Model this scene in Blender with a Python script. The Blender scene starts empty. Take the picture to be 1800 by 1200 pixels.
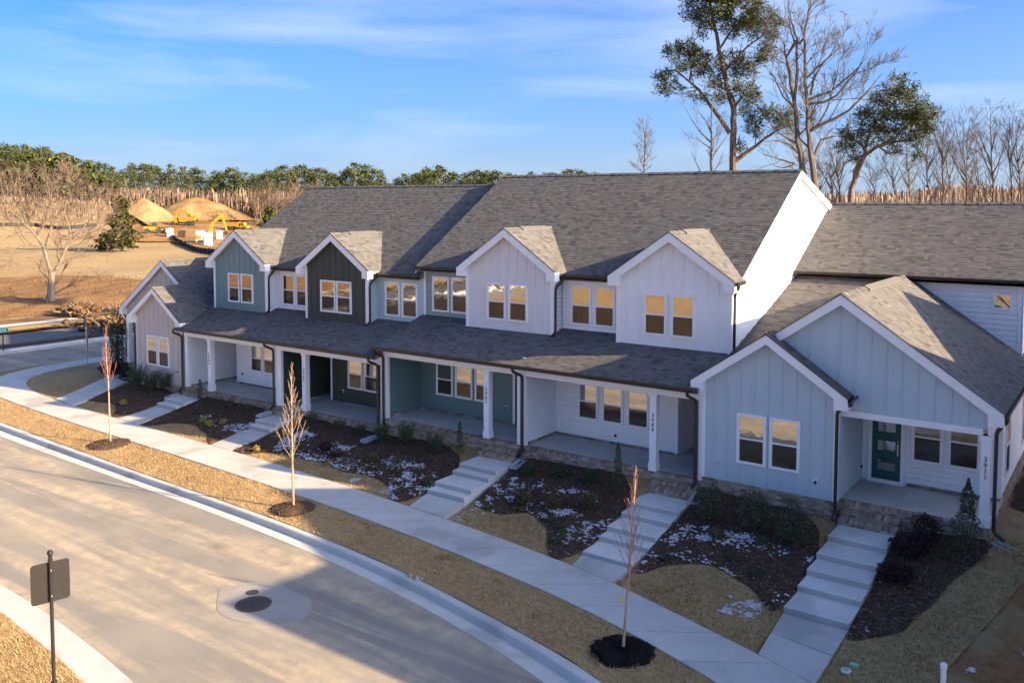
import bpy, bmesh, math, random
import numpy as np
from mathutils import Vector, Matrix
rnd = random.Random(7)
nrg = np.random.default_rng(11)
S = bpy.context.scene
C = S.collection
rad = math.radians

# ---------------------------------------------------------------- camera
YAW, PITCH, ROLL = rad(35.7778), rad(3.4504), rad(0.0629)
H = 8.2
cy_, sy_, cp_, sp_ = math.cos(YAW), math.sin(YAW), math.cos(PITCH), math.sin(PITCH)
FW = Vector((-sy_*cp_, cy_*cp_, -sp_)); r0 = Vector((cy_, sy_, 0)); u0 = r0.cross(FW)
RT = r0*math.cos(ROLL) + u0*math.sin(ROLL); UP = -r0*math.sin(ROLL) + u0*math.cos(ROLL)
cam_d = bpy.data.cameras.new('camera')
cam = bpy.data.objects.new('camera', cam_d); C.objects.link(cam)
m = Matrix(((RT.x, UP.x, -FW.x, 0), (RT.y, UP.y, -FW.y, 0), (RT.z, UP.z, -FW.z, H), (0, 0, 0, 1)))
cam.matrix_world = m
cam_d.sensor_width = 36; cam_d.lens = 36*1540.8/1800; cam_d.shift_y = -149/1800
cam_d.clip_end = 4000; cam_d.clip_start = .1
S.camera = cam

def ray(px, py):                      # direction seen at a point of the photograph
    return FW + RT*((px-900)/1540.8) - UP*((py-451)/1540.8)
def at(px, py, dist):                 # world point at a horizontal distance in that direction
    d = ray(px, py); k = dist/math.hypot(d.x, d.y)
    return Vector((d.x*k, d.y*k, H+d.z*k))
def on(px, py, z):                    # world point at a height in that direction
    d = ray(px, py); k = (z-H)/d.z
    return Vector((d.x*k, d.y*k, z))

# ---------------------------------------------------------------- sky, sun, exposure
SUN = Vector((1, .235, .37)).normalized()
elev = math.asin(SUN.z); azim = math.atan2(SUN.x, SUN.y)
W = bpy.data.worlds.new('World'); S.world = W; W.use_nodes = True
nt = W.node_tree; nt.nodes.clear()
wo = nt.nodes.new('ShaderNodeOutputWorld'); bg = nt.nodes.new('ShaderNodeBackground')
sky = nt.nodes.new('ShaderNodeTexSky'); sky.sky_type = 'NISHITA'; sky.sun_disc = False
sky.sun_elevation = elev; sky.sun_rotation = azim; sky.altitude = 100; sky.air_density = .42; sky.dust_density = 3.0; sky.ozone_density = 3.8
tc = nt.nodes.new('ShaderNodeTexCoord')
mp = nt.nodes.new('ShaderNodeMapping'); mp.inputs['Scale'].default_value = (1.5, 1.5, 11.0); mp.inputs['Rotation'].default_value = (rad(4), rad(-5), 0.4)
n1 = nt.nodes.new('ShaderNodeTexNoise'); n1.inputs['Scale'].default_value = 1.9; n1.inputs['Detail'].default_value = 7; n1.inputs['Roughness'].default_value = .52; n1.inputs['Distortion'].default_value = .35
cr = nt.nodes.new('ShaderNodeValToRGB'); cr.color_ramp.elements[0].position = .45; cr.color_ramp.elements[1].position = .82
cr.color_ramp.elements[0].color = (0, 0, 0, 1); cr.color_ramp.elements[1].color = (.62, .62, .62, 1)
cl = nt.nodes.new('ShaderNodeMixRGB'); cl.blend_type = 'MIX'; cl.inputs[2].default_value = (2.75, 2.95, 3.2, 1)
hs = nt.nodes.new('ShaderNodeHueSaturation'); hs.inputs['Saturation'].default_value = 1.26; hs.inputs['Value'].default_value = 1.0
L = nt.links.new
L(tc.outputs['Generated'], mp.inputs[0]); L(mp.outputs[0], n1.inputs['Vector']); L(n1.outputs['Fac'], cr.inputs[0])
gm = nt.nodes.new('ShaderNodeGamma'); gm.inputs[1].default_value = 1.1; L(sky.outputs[0], gm.inputs[0]); L(gm.outputs[0], hs.inputs['Color']); L(hs.outputs[0], cl.inputs[1]); L(cr.outputs[0], cl.inputs[0]); sx_ = nt.nodes.new('ShaderNodeSeparateXYZ'); L(tc.outputs['Generated'], sx_.inputs[0])
hzr = nt.nodes.new('ShaderNodeValToRGB'); hzr.color_ramp.interpolation = 'EASE'; e_ = hzr.color_ramp.elements; e_[0].position = .0; e_[0].color = (.86, .86, .86, 1); e_[1].position = .32; e_[1].color = (0, 0, 0, 1)
em_ = e_.new(.11); em_.color = (.40, .40, .40, 1)
hm_ = nt.nodes.new('ShaderNodeMixRGB'); hm_.inputs[2].default_value = (1.45, 1.98, 2.6, 1)       # pale haze low in the air, the same all the way round
L(sx_.outputs[2], hzr.inputs[0]); L(hzr.outputs[0], hm_.inputs[0]); L(cl.outputs[0], hm_.inputs[1]); L(hm_.outputs[0], bg.inputs[0]); L(bg.outputs[0], wo.inputs[0])
bg.inputs[1].default_value = .090
sd = bpy.data.lights.new('sun', 'SUN'); sd.energy = 4.1; sd.angle = rad(.5); sd.color = (1.0, .77, .47)
sun = bpy.data.objects.new('sun', sd); C.objects.link(sun)
sun.rotation_euler = SUN.to_track_quat('Z', 'Y').to_euler(); sun.location = (60, 20, 40)
vs = S.view_settings; vs.view_transform = 'Standard'; vs.look = 'None'; vs.gamma = 1; vs.exposure = 2.0; vs.use_curve_mapping = False
S.display_settings.display_device = 'sRGB'
try:
    S.cycles.use_denoising = True; S.cycles.max_bounces = 6; S.cycles.diffuse_bounces = 3; S.cycles.glossy_bounces = 3; S.cycles.transparent_max_bounces = 8
    S.cycles.use_adaptive_sampling = True; S.cycles.sample_clamp_indirect = 6
except Exception: pass

# ---------------------------------------------------------------- materials
MAT = {}
class NB:
    def __init__(s, name):
        s.m = bpy.data.materials.new(name); s.m.use_nodes = True; s.t = s.m.node_tree
        s.b = s.t.nodes['Principled BSDF']; s.pos = None
        MAT[name] = s.m
    def n(s, typ, **k):
        x = s.t.nodes.new(typ)
        for a, v in k.items():
            if a.startswith('i_'): x.inputs[a[2:]].default_value = v
            elif a.startswith('n_'): x.inputs[int(a[2:])].default_value = v
            else: setattr(x, a, v)
        return x
    def l(s, a, b): s.t.links.new(a, b); return s
    def P(s):
        if s.pos is None: s.pos = s.n('ShaderNodeNewGeometry').outputs['Position']
        return s.pos
    def scaled(s, sc, rot=0):
        mpn = s.n('ShaderNodeMapping'); mpn.inputs['Scale'].default_value = sc; mpn.inputs['Rotation'].default_value = (0, 0, rot)
        s.l(s.P(), mpn.inputs[0]); return mpn.outputs[0]
    def noise(s, scale, detail=4, rough=.55, vec=None, dist=0):
        x = s.n('ShaderNodeTexNoise', i_Scale=scale, i_Detail=detail, i_Roughness=rough, i_Distortion=dist)
        s.l(vec or s.P(), x.inputs['Vector']); return x.outputs['Fac']
    def ramp(s, fac, stops, interp='LINEAR'):
        x = s.n('ShaderNodeValToRGB'); r = x.color_ramp; r.interpolation = interp
        while len(r.elements) < len(stops): r.elements.new(.5)
        for e, (p, c) in zip(r.elements, stops):
            e.position = p; e.color = (*c, 1) if len(c) == 3 else c
        s.l(fac, x.inputs[0]); return x.outputs[0]
    def mix(s, fac, a, b, mode='MIX'):
        x = s.n('ShaderNodeMixRGB', blend_type=mode)
        for i, v in ((0, fac), (1, a), (2, b)):
            if isinstance(v, (int, float)): x.inputs[i].default_value = v
            elif isinstance(v, tuple): x.inputs[i].default_value = (*v, 1)
            else: s.l(v, x.inputs[i])
        return x.outputs[0]
    def math(s, op, a, b=0.):
        x = s.n('ShaderNodeMath', operation=op)
        for i, v in ((0, a), (1, b)):
            if isinstance(v, (int, float)): x.inputs[i].default_value = v
            else: s.l(v, x.inputs[i])
        return x.outputs[0]
    def rand(s):
        o = s.n('ShaderNodeObjectInfo').outputs['Random']; g = s.n('ShaderNodeNewGeometry').outputs['Random Per Island']
        return s.math('FRACT', s.math('ADD', o, g))
    def bump(s, h, strength=.4, dist=.02):
        x = s.n('ShaderNodeBump', i_Strength=strength, i_Distance=dist); s.l(h, x.inputs['Height']); s.l(x.outputs[0], s.b.inputs['Normal'])
    def out(s, col=None, rough=.85, spec=.25, metal=0):
        if col is not None:
            if isinstance(col, tuple): s.b.inputs['Base Color'].default_value = (*col, 1)
            else: s.l(col, s.b.inputs['Base Color'])
        s.b.inputs['Roughness'].default_value = rough; s.b.inputs['Specular IOR Level'].default_value = spec; s.b.inputs['Metallic'].default_value = metal
        return s.m

def g3(c, k): return tuple(min(1, x*k) for x in c)
def simple(name, col, rough=.7, spec=.3, var=.12, scale=3, bump=0, metal=0):
    b = NB(name); f = b.noise(scale, 5)
    c = b.ramp(f, [(.3, g3(col, 1-var)), (.7, g3(col, 1+var))])
    if bump: b.bump(b.noise(scale*25, 3), bump, .01)
    return b.out(c, rough, spec, metal)
def paint(name, col):                 # painted fibre-cement siding
    b = NB(name); r = b.rand()
    f = b.noise(1.3, 4); c = b.ramp(f, [(.25, g3(col, .95)), (.75, g3(col, 1.03))])
    g = b.noise(6, 6, .65, b.scaled((1, 1, .25)))
    c = b.mix(.10, c, b.ramp(g, [(.3, g3(col, .78)), (.7, g3(col, 1.04))]))
    c = b.mix(b.math('MULTIPLY', r, .10), c, g3(col, .82))
    b.bump(b.noise(60, 3, .6, b.scaled((1, 1, 6))), .10, .006)
    return b.out(c, .62, .3)
def pieces(name, stops, rough=.9, noise=.35, nscale=40, bump=.3, spec=.15, big=0):
    b = NB(name); c = b.ramp(b.rand(), stops)
    f = b.noise(nscale, 4, .7)
    c = b.mix(noise, c, b.ramp(f, [(.25, (.25, .25, .25)), (.75, (1.5, 1.5, 1.5))]), 'MULTIPLY')
    if big:
        c = b.mix(1., c, b.ramp(b.noise(.45, 4, .6), [(.3, (1-big,)*3), (.7, (1+big,)*3)]), 'MULTIPLY')
    if bump: b.bump(f, bump, .008)
    return b.out(c, rough, spec)

WHITE = simple('white_trim', (.86, .86, .855), .5, .35, .03, 2)
paint('siding_white', (.86, .86, .855))
paint('siding_greyblue', (.50, .595, .635))
paint('siding_beige', (.55, .50, .46))
paint('siding_teal', (.20, .285, .285))
paint('siding_olive', (.066, .072, .056))
paint('siding_aqua', (.47, .60, .61))
paint('siding_greige', (.75, .735, .73))
paint('siding_sage', (.30, .355, .33))
paint('siding_green', (.155, .235, .22))
simple('bronze', (.032, .025, .021), .38, .5, .15, 4)
simple('soffit_white', (.78, .77, .75), .6, .3, .03, 2)
simple('deck_wood', (.20, .19, .18), .9, .1)
pieces('shingle', [(0, (.085, .082, .080)), (.14, (.112, .107, .103)), (.3, (.127, .120, .115)), (.75, (.142, .134, .127)), (1, (.165, .155, .146))], .95, .30, 45, .4, .1, .05)
pieces('brick_face', [(0, (.19, .135, .10)), (.25, (.32, .235, .17)), (.5, (.43, .335, .25)), (.75, (.25, .19, .15)), (1, (.52, .43, .345))], .9, .4, 30, .3, .15, .14)
simple('mortar', (.58, .52, .43), .95, .1, .15, 6, .3)
def concrete(name, col, stain=.35):
    b = NB(name); r = b.rand()
    f = b.noise(.9, 6, .62); c = b.ramp(f, [(.3, g3(col, .84)), (.7, g3(col, 1.08))])
    s = b.noise(.55, 3, .5); c = b.mix(b.ramp(s, [(.56, (0, 0, 0)), (.66, (stain,)*3)]), c, g3(col, .5))
    s2 = b.noise(3.1, 5, .7); c = b.mix(b.ramp(s2, [(.58, (0, 0, 0)), (.75, (.22,)*3)]), c, (.36, .25, .14))
    c = b.mix(b.math('MULTIPLY', r, .22), c, g3(col, .68))
    g = b.noise(55, 3, .7); c = b.mix(.16, c, b.ramp(g, [(.3, g3(col, .6)), (.7, g3(col, 1.15))]))
    b.bump(g, .15, .006)
    return b.out(c, .88, .2)
concrete('concrete', (.56, .54, .50), .62); concrete('concrete_riser_shade', (.46, .445, .41), .5); concrete('concrete_patch', (.34, .315, .28), .3); concrete('concrete_step', (.69, .675, .64), .5); concrete('porch_concrete', (.58, .55, .51), .25)  # step fronts get a darker concrete than the treads: painted shade
# glass: dark room behind, strong coated reflection, slightly wavy
def glass(name, k, wav):
    b = NB(name); t = b.t
    o = t.nodes['Material Output']; d = b.n('ShaderNodeBsdfDiffuse'); d.inputs[0].default_value = (.020, .017, .014, 1)
    g = b.n('ShaderNodeBsdfGlossy'); g.inputs['Roughness'].default_value = .03; g.inputs[0].default_value = (1, .96, .9, 1)
    mx = b.n('ShaderNodeMixShader'); lw = b.n('ShaderNodeLayerWeight'); lw.inputs[0].default_value = .35
    f = b.math('ADD', b.math('MULTIPLY', lw.outputs['Fresnel'], .55), k)
    bp = b.n('ShaderNodeBump'); bp.inputs['Strength'].default_value = wav; bp.inputs['Distance'].default_value = .05
    b.l(b.noise(1.7, 2, .45, None, 1.5), bp.inputs['Height']); b.l(bp.outputs[0], g.inputs['Normal'])
    b.l(f, mx.inputs[0]); b.l(d.outputs[0], mx.inputs[1]); b.l(g.outputs[0], mx.inputs[2]); b.l(mx.outputs[0], o.inputs[0])
glass('window_glass', .46, .035)
def screenmat():
    b = NB('insect_screen'); t = b.t; o = t.nodes['Material Output']
    tr = b.n('ShaderNodeBsdfTransparent'); d = b.n('ShaderNodeBsdfDiffuse'); d.inputs[0].default_value = (.085, .068, .052, 1)
    mx = b.n('ShaderNodeMixShader'); mx.inputs[0].default_value = .42
    b.l(tr.outputs[0], mx.inputs[1]); b.l(d.outputs[0], mx.inputs[2]); b.l(mx.outputs[0], o.inputs[0])
screenmat()
simple('teal_door', (.006, .085, .082), .4, .4, .06, 2)
simple('black_metal', (.022, .019, .018), .32, .5, .1, 5)
simple('steel', (.55, .55, .55), .35, .5, .05, 5, 0, .9)
simple('black_plastic', (.02, .02, .02), .4, .4, .1, 5)
simple('numeral', (.03, .03, .035), .5, .3, .05, 5)
def asphalt():
    b = NB('asphalt')
    f = b.noise(.5, 6, .6); c = b.ramp(f, [(.3, (.225, .205, .178)), (.7, (.30, .27, .228))])
    # dry soil dragged along the street by tyres
    s = b.noise(1.0, 6, .62, b.scaled((.10, 1.15, 1), rad(4)), .6)
    m1 = b.ramp(s, [(.44, (0, 0, 0)), (.62, (.8,)*3)])
    brk = b.ramp(b.noise(2.2, 6, .7), [(.32, (.15,)*3), (.62, (1,)*3)])
    mm = b.mix(1., m1, brk, 'MULTIPLY')
    c = b.mix(mm, c, (.56, .44, .285))
    t2 = b.n('ShaderNodeTexWave', wave_type='BANDS', i_Scale=5.0, i_Distortion=1.5, i_Detail=2)
    b.l(b.scaled((1, .6, 1), rad(30)), t2.inputs['Vector'])
    tm = b.mix(1., b.ramp(b.noise(.42, 3, .5, b.scaled((.6, 1.4, 1), .5)), [(.60, (0, 0, 0)), (.68, (.6,)*3)]), b.ramp(t2.outputs['Fac'], [(.4, (0, 0, 0)), (.6, (1, 1, 1))]), 'MULTIPLY')
    c = b.mix(tm, c, (.44, .36, .25))
    d = b.noise(.33, 4, .6, b.scaled((.5, 1.2, 1), -.3)); c = b.mix(b.ramp(d, [(.63, (0, 0, 0)), (.70, (.45,)*3)]), c, (.10, .08, .065))
    sp = b.noise(24, 2, .5); c = b.mix(b.ramp(sp, [(.70, (0, 0, 0)), (.74, (.55,)*3)]), c, (.50, .42, .32))
    g = b.noise(85, 3, .8); c = b.mix(.3, c, b.ramp(g, [(.3, (.45,)*3), (.7, (1.45,)*3)]), 'MULTIPLY')
    b.bump(g, .35, .006)
    return b.out(c, .92, .15)
asphalt()
simple('asphalt_plain', (.125, .128, .135), .9, .2, .15, .8, .2)
def grassy(name, a, bcol, dirt, dthr=.62, sc=1.0):
    b = NB(name); f = b.noise(6*sc, 6, .7); c = b.ramp(f, [(.28, g3(a, .6)), (.5, a), (.72, bcol)])
    f2 = b.noise(.35*sc, 4, .6); c = b.mix(b.ramp(f2, [(.35, (0, 0, 0)), (.65, (.55,)*3)]), c, g3(bcol, 1.05))
    d = b.noise(.8*sc, 5, .65); c = b.mix(b.ramp(d, [(dthr, (0, 0, 0)), (dthr+.1, (.75,)*3)]), c, dirt)
    if sc == 1.0:            # seams between the laid sods
        bt = b.n('ShaderNodeTexBrick', i_Scale=1.0); bt.inputs['Brick Width'].default_value = 1.5; bt.inputs['Row Height'].default_value = .62; bt.inputs['Mortar Size'].default_value = .011; bt.inputs['Mortar Smooth'].default_value = .6
        wv = b.n('ShaderNodeMixRGB', blend_type='ADD'); wv.inputs[0].default_value = .14; mpn = b.scaled((1, 1, 1), rad(12)); b.l(mpn, wv.inputs[1]); nz_ = b.n('ShaderNodeTexNoise', i_Scale=1.6, i_Detail=3); b.l(b.P(), nz_.inputs['Vector']); b.l(nz_.outputs['Color'], wv.inputs[2]); b.l(wv.outputs[0], bt.inputs['Vector'])
        c = b.mix(b.mix(1., bt.outputs['Fac'], b.ramp(b.noise(.7, 3), [(.42, (0, 0, 0)), (.55, (.75,)*3)]), 'MULTIPLY'), c, g3(dirt, .45))
    h = b.noise(19*sc, 5, .8); c = b.mix(.75, c, b.ramp(h, [(.3, (.4,)*3), (.7, (1.5,)*3)]), 'MULTIPLY')
    b.bump(h, .7, .03)
    return b.out(c, .95, .08)
grassy('dry_turf', (.33, .215, .105), (.48, .335, .175), (.20, .12, .065), .58)
grassy('field_grass', (.31, .215, .105), (.41, .305, .165), (.25, .14, .065), .60, .22)
pieces('grass_blade', [(0, (.28, .175, .065)), (.35, (.44, .29, .115)), (.7, (.55, .39, .175)), (1, (.34, .215, .09))], .9, .2, 10, 0, .1)
def mulchmat():
    b = NB('mulch'); f = b.noise(22, 5, .75); c = b.ramp(f, [(.3, (.035, .023, .017)), (.55, (.105, .066, .047)), (.75, (.20, .125, .085))])
    b.bump(f, .9, .03); return b.out(c, .95, .08)
mulchmat()
pieces('mulch_chip', [(0, (.045, .028, .020)), (.5, (.105, .065, .046)), (.85, (.18, .11, .075)), (1, (.30, .21, .145))], .9, .2, 20, 0, .1)
simple('mulch_black', (.014, .012, .011), .95, .1, .4, 14, .8)
def soilmat():
    b = NB('red_soil'); f = b.noise(2.5, 6, .65); c = b.ramp(f, [(.3, (.20, .095, .04)), (.7, (.36, .19, .085))])
    s = b.noise(.9, 5, .65); c = b.mix(b.ramp(s, [(.45, (0, 0, 0)), (.6, (.85,)*3)]), c, (.33, .24, .115))
    g = b.noise(30, 4, .7); c = b.mix(.4, c, b.ramp(g, [(.3, (.5,)*3), (.7, (1.4,)*3)]), 'MULTIPLY'); b.bump(g, .6, .03); return b.out(c, .95, .08)
soilmat()
def moundmat():
    b = NB('mound_soil'); f = b.noise(.10, 5, .6, b.scaled((1, 1, .35))); c = b.ramp(f, [(.3, (.19, .098, .036)), (.5, (.27, .155, .066)), (.7, (.34, .225, .115))])
    g = b.noise(.55, 5, .7); c = b.mix(.35, c, b.ramp(g, [(.3, (.6,)*3), (.7, (1.3,)*3)]), 'MULTIPLY'); b.bump(g, .8, .6); return b.out(c, .95, .05)
moundmat()
simple('snow', (.60, .62, .66), .6, .3, .04, 8)
def barkmat(name, a, c2, sc=5):
    b = NB(name); f = b.noise(sc, 5, .7, b.scaled((1, 1, .3))); c = b.ramp(f, [(.3, a), (.7, c2)]); b.bump(f, .6, .05); return b.out(c, .9, .1)
barkmat('bark_grey', (.075, .062, .050), (.17, .145, .12)); barkmat('bark_pine', (.075, .052, .038), (.19, .135, .10)); barkmat('bark_pale', (.12, .095, .072), (.25, .205, .16)); barkmat('bark_sapling', (.26, .18, .125), (.44, .33, .24)); barkmat('bark_brown', (.075, .055, .043), (.15, .11, .085))
simple('twig_red', (.28, .115, .09), .8, .2, .25, 8); simple('twig_brown', (.135, .098, .075), .85, .1, .25, 6)
pieces('needle', [(0, (.022, .034, .014)), (.45, (.055, .068, .022)), (.8, (.10, .104, .032)), (1, (.15, .14, .045))], .75, .2, 4, 0, .2)
pieces('needle_far', [(0, (.024, .036, .016)), (.5, (.055, .070, .026)), (.85, (.095, .108, .036)), (1, (.15, .145, .05))], .8, .2, 1, 0, .1)
pieces('cedar_leaf', [(0, (.020, .024, .010)), (.5, (.050, .050, .016)), (1, (.11, .092, .028))], .8, .2, 4, 0, .1)
pieces('leaf_green', [(0, (.020, .038, .016)), (.5, (.045, .075, .028)), (.9, (.085, .12, .045)), (1, (.14, .15, .07))], .6, .2, 20, 0, .3)
pieces('leaf_dark', [(0, (.022, .030, .018)), (.5, (.052, .066, .034)), (.9, (.10, .11, .055)), (1, (.16, .15, .09))], .6, .2, 20, 0, .3)
pieces('leaf_olive', [(0, (.045, .042, .018)), (.5, (.085, .078, .032)), (1, (.15, .125, .055))], .7, .2, 20, 0, .2)
pieces('leaf_wine', [(0, (.020, .010, .012)), (.6, (.040, .018, .020)), (1, (.075, .036, .034))], .7, .2, 20, 0, .2)
pieces('leaf_gold', [(0, (.25, .17, .03)), (1, (.46, .36, .08))], .7, .2, 20, 0, .2)
pieces('bare_mass', [(0, (.11, .075, .055)), (.5, (.20, .14, .10)), (1, (.29, .21, .15))], .95, .2, 1, 0, .05)
pieces('bare_far', [(0, (.20, .145, .105)), (.5, (.31, .23, .17)), (1, (.40, .31, .235))], .95, .2, 1, 0, .05)
pieces('brush', [(0, (.17, .095, .045)), (.5, (.30, .18, .09)), (1, (.40, .27, .145))], .95, .2, 2, 0, .05)
simple('machine_yellow', (.38, .225, .02), .5, .3, .08, 1); simple('machine_dark', (.05, .045, .04), .7, .2, .2, 2); simple('plastic_white', (.82, .80, .76), .5, .3, .04, 2)
simple('rust_brown', (.115, .065, .036), .8, .2, .2, 2); simple('silt_black', (.035, .033, .032), .8, .2, .2, 2); simple('sign_green', (.0, .30, .21), .5, .3, .04, 3)
simple('tag_yellow', (.75, .62, .05), .5, .2, .05); simple('splash_grey', (.36, .40, .44), .7, .25, .1, 4); simple('valve_iron', (.075, .062, .05), .7, .4, .3, 14, .5)
simple('cover_green', (.25, .55, .36), .5, .3, .05); simple('gravel_col', (.36, .31, .25), .9, .1, .2, 3); simple('root_wood', (.20, .135, .08), .9, .1, .3, 2); simple('paint_blue', (.05, .25, .60), .8, .1, .1, 9); simple('paint_teal', (.30, .52, .46), .8, .1, .1, 9)
simple('wet_stain', (.12, .105, .09), .55, .3, .25, 5)

# ---------------------------------------------------------------- mesh helpers
MIR = [None]                                   # mirror function for the left end house
class MB:
    def __init__(s): s.v = []; s.f = []
    def add(s, vs, fs):
        o = len(s.v); s.v += [tuple(p) for p in vs]; s.f += [tuple(i+o for i in f) for f in fs]; return s
    def box(s, x0, x1, y0, y1, z0, z1):
        return s.add([(x0, y0, z0), (x1, y0, z0), (x1, y1, z0), (x0, y1, z0), (x0, y0, z1), (x1, y0, z1), (x1, y1, z1), (x0, y1, z1)],
                     [(0, 3, 2, 1), (4, 5, 6, 7), (0, 1, 5, 4), (1, 2, 6, 5), (2, 3, 7, 6), (3, 0, 4, 7)])
    def prism(s, pts, vec):
        n = len(pts); a = [tuple(p) for p in pts]; b = [tuple(p[i]+vec[i] for i in range(3)) for p in pts]
        return s.add(a+b, [tuple(range(n-1, -1, -1)), tuple(range(n, 2*n))] + [(i, (i+1) % n, (i+1) % n+n, i+n) for i in range(n)])
    def tube(s, pts, rs, n=5, rot=0, cap=True):
        pts = [Vector(p) for p in pts]
        if not isinstance(rs, (list, tuple)): rs = [rs]*len(pts)
        o = len(s.v); prev = None
        for i, p in enumerate(pts):
            d = (pts[min(i+1, len(pts)-1)]-pts[max(i-1, 0)])
            if d.length < 1e-9: d = Vector((0, 0, 1))
            d.normalize()
            if prev is None:
                a = d.cross(Vector((0, 1, 0)) if abs(d.y) < .9 else Vector((1, 0, 0))).normalized()
            else:
                a = (prev - d*prev.dot(d))
                a = a.normalized() if a.length > 1e-6 else d.orthogonal().normalized()
            prev = a; b = d.cross(a)
            for k in range(n):
                t = rot+2*math.pi*k/n; s.v.append(tuple(p+(a*math.cos(t)+b*math.sin(t))*rs[i]))
        for i in range(len(pts)-1):
            for k in range(n):
                k2 = (k+1) % n; s.f.append((o+i*n+k, o+i*n+k2, o+(i+1)*n+k2, o+(i+1)*n+k))
        if cap:
            s.f.append(tuple(o+k for k in range(n-1, -1, -1))); e = o+(len(pts)-1)*n; s.f.append(tuple(e+k for k in range(n)))
        return s
    def lathe(s, prof, c=(0, 0, 0), n=12):
        o = len(s.v)
        for r, z in prof:
            for k in range(n):
                t = 2*math.pi*k/n; s.v.append((c[0]+r*math.cos(t), c[1]+r*math.sin(t), c[2]+z))
        for i in range(len(prof)-1):
            for k in range(n):
                k2 = (k+1) % n; s.f.append((o+i*n+k, o+i*n+k2, o+(i+1)*n+k2, o+(i+1)*n+k))
        s.f.append(tuple(o+k for k in range(n-1, -1, -1))); e = o+(len(prof)-1)*n; s.f.append(tuple(e+k for k in range(n)))
        return s
    def mesh(s, name, mat):
        me = bpy.data.meshes.new(name)
        v, f = s.v, s.f
        if MIR[0]:
            v = [(MIR[0](p[0]), p[1], p[2]) for p in v]; f = [tuple(reversed(q)) for q in f]
        me.from_pydata(v, [], f); me.materials.append(mat if not isinstance(mat, str) else MAT[mat]); return me
    def build(s, name, mat, parent=None, **props):
        return link(name, s.mesh(name, mat), parent, **props)
def link(name, data, parent=None, mw=None, local=False, **props):
    o = bpy.data.objects.new(name, data); C.objects.link(o)
    if mw is not None: o.matrix_basis = mw
    if parent is not None:
        o.parent = parent
        if not local and parent.type == 'EMPTY': o.matrix_parent_inverse = Matrix.Translation(-parent.location)
    for k, v in props.items(): o[k] = v
    return o
def thing(name, label, cat, loc, group=None):
    o = bpy.data.objects.new(name, None); C.objects.link(o); o.location = loc; o['label'] = label; o['category'] = cat
    o.empty_display_size = .3
    if group: o['group'] = group
    return o
def tag(o, label, cat, group=None):
    o['label'] = label; o['category'] = cat
    if group: o['group'] = group
    return o
def np_mesh(name, v, f, mat, parent=None, **props):      # v (n,3), f (m,k) arrays
    me = bpy.data.meshes.new(name); v = np.asarray(v, np.float32); f = np.asarray(f, np.int32)
    me.vertices.add(len(v)); me.vertices.foreach_set('co', v.ravel()); k = f.shape[1]
    me.loops.add(f.size); me.loops.foreach_set('vertex_index', f.ravel()); me.polygons.add(len(f))
    me.polygons.foreach_set('loop_start', np.arange(0, f.size, k, dtype=np.int32)); me.polygons.foreach_set('loop_total', np.full(len(f), k, np.int32))
    me.update(calc_edges=True); me.validate(); me.materials.append(MAT[mat]); return link(name, me, parent, **props)
# ---------------------------------------------------------------- house pieces
def mxv(x): return MIR[0](x) if MIR[0] else x
_win = {}
def window(h, xc, y, z0, z1, w, face='-y', screen=True, single=False):
    """white vinyl window; frame > upper pane, lower pane, insect screen. Built facing -y about its sill centre."""
    key = (round(w, 2), round(z1-z0, 2), single); mir = MIR[0]; MIR[0] = None
    if key not in _win:
        hh = z1-z0; t = .062; f = MB()
        f.box(-w/2, w/2, -.065, .02, hh-t, hh); f.box(-w/2, w/2, -.07, .02, 0, t+.012)
        f.box(-w/2, -w/2+t, -.062, .02, t+.012, hh-t); f.box(w/2-t, w/2, -.062, .02, t+.012, hh-t)
        p = MB(); q = MB(); sc = MB()
        if single: p.box(-w/2+t, w/2-t, -.042, -.036, t, hh-t)
        else:
            f.box(-w/2+t, w/2-t, -.059, .01, hh*.5-.022, hh*.5+.026)
            for zz0, zz1, yy in ((hh*.5+.026, hh-t, -.050), (t+.012, hh*.5-.022, -.048)):      # sash rails
                b = .03
                f.box(-w/2+t, -w/2+t+b, yy, .01, zz0, zz1); f.box(w/2-t-b, w/2-t, yy, .01, zz0, zz1)
            p.box(-w/2+t+.02, w/2-t-.02, -.042, -.036, hh*.5+.02, hh-t+.005); q.box(-w/2+t+.02, w/2-t-.02, -.040, -.036, t, hh*.5-.015)
            sc.box(-w/2+t+.03, w/2-t-.03, -.0455, -.044, t+.012, hh*.5-.022)
        _win[key] = (f.mesh('window', WHITE), p.mesh('pane', 'window_glass'), None if single else q.mesh('pane', 'window_glass'), None if single else sc.mesh('insect_screen', 'insect_screen'))
    MIR[0] = mir
    fm, p, q, sc = _win[key]
    if face == '-y': mw = Matrix.Translation((mxv(xc), y, z0))
    else:
        sgn = 1 if face == '+x' else -1
        if mir: sgn = -sgn
        mw = Matrix.Translation((mxv(xc), y, z0)) @ Matrix.Rotation(sgn*math.pi/2, 4, 'Z')
    o = link('window', fm, h, mw)
    link('pane', p, o, local=True)
    if q: link('pane', q, o, local=True); link('insect_screen', sc, o, local=True)
    return o

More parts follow.
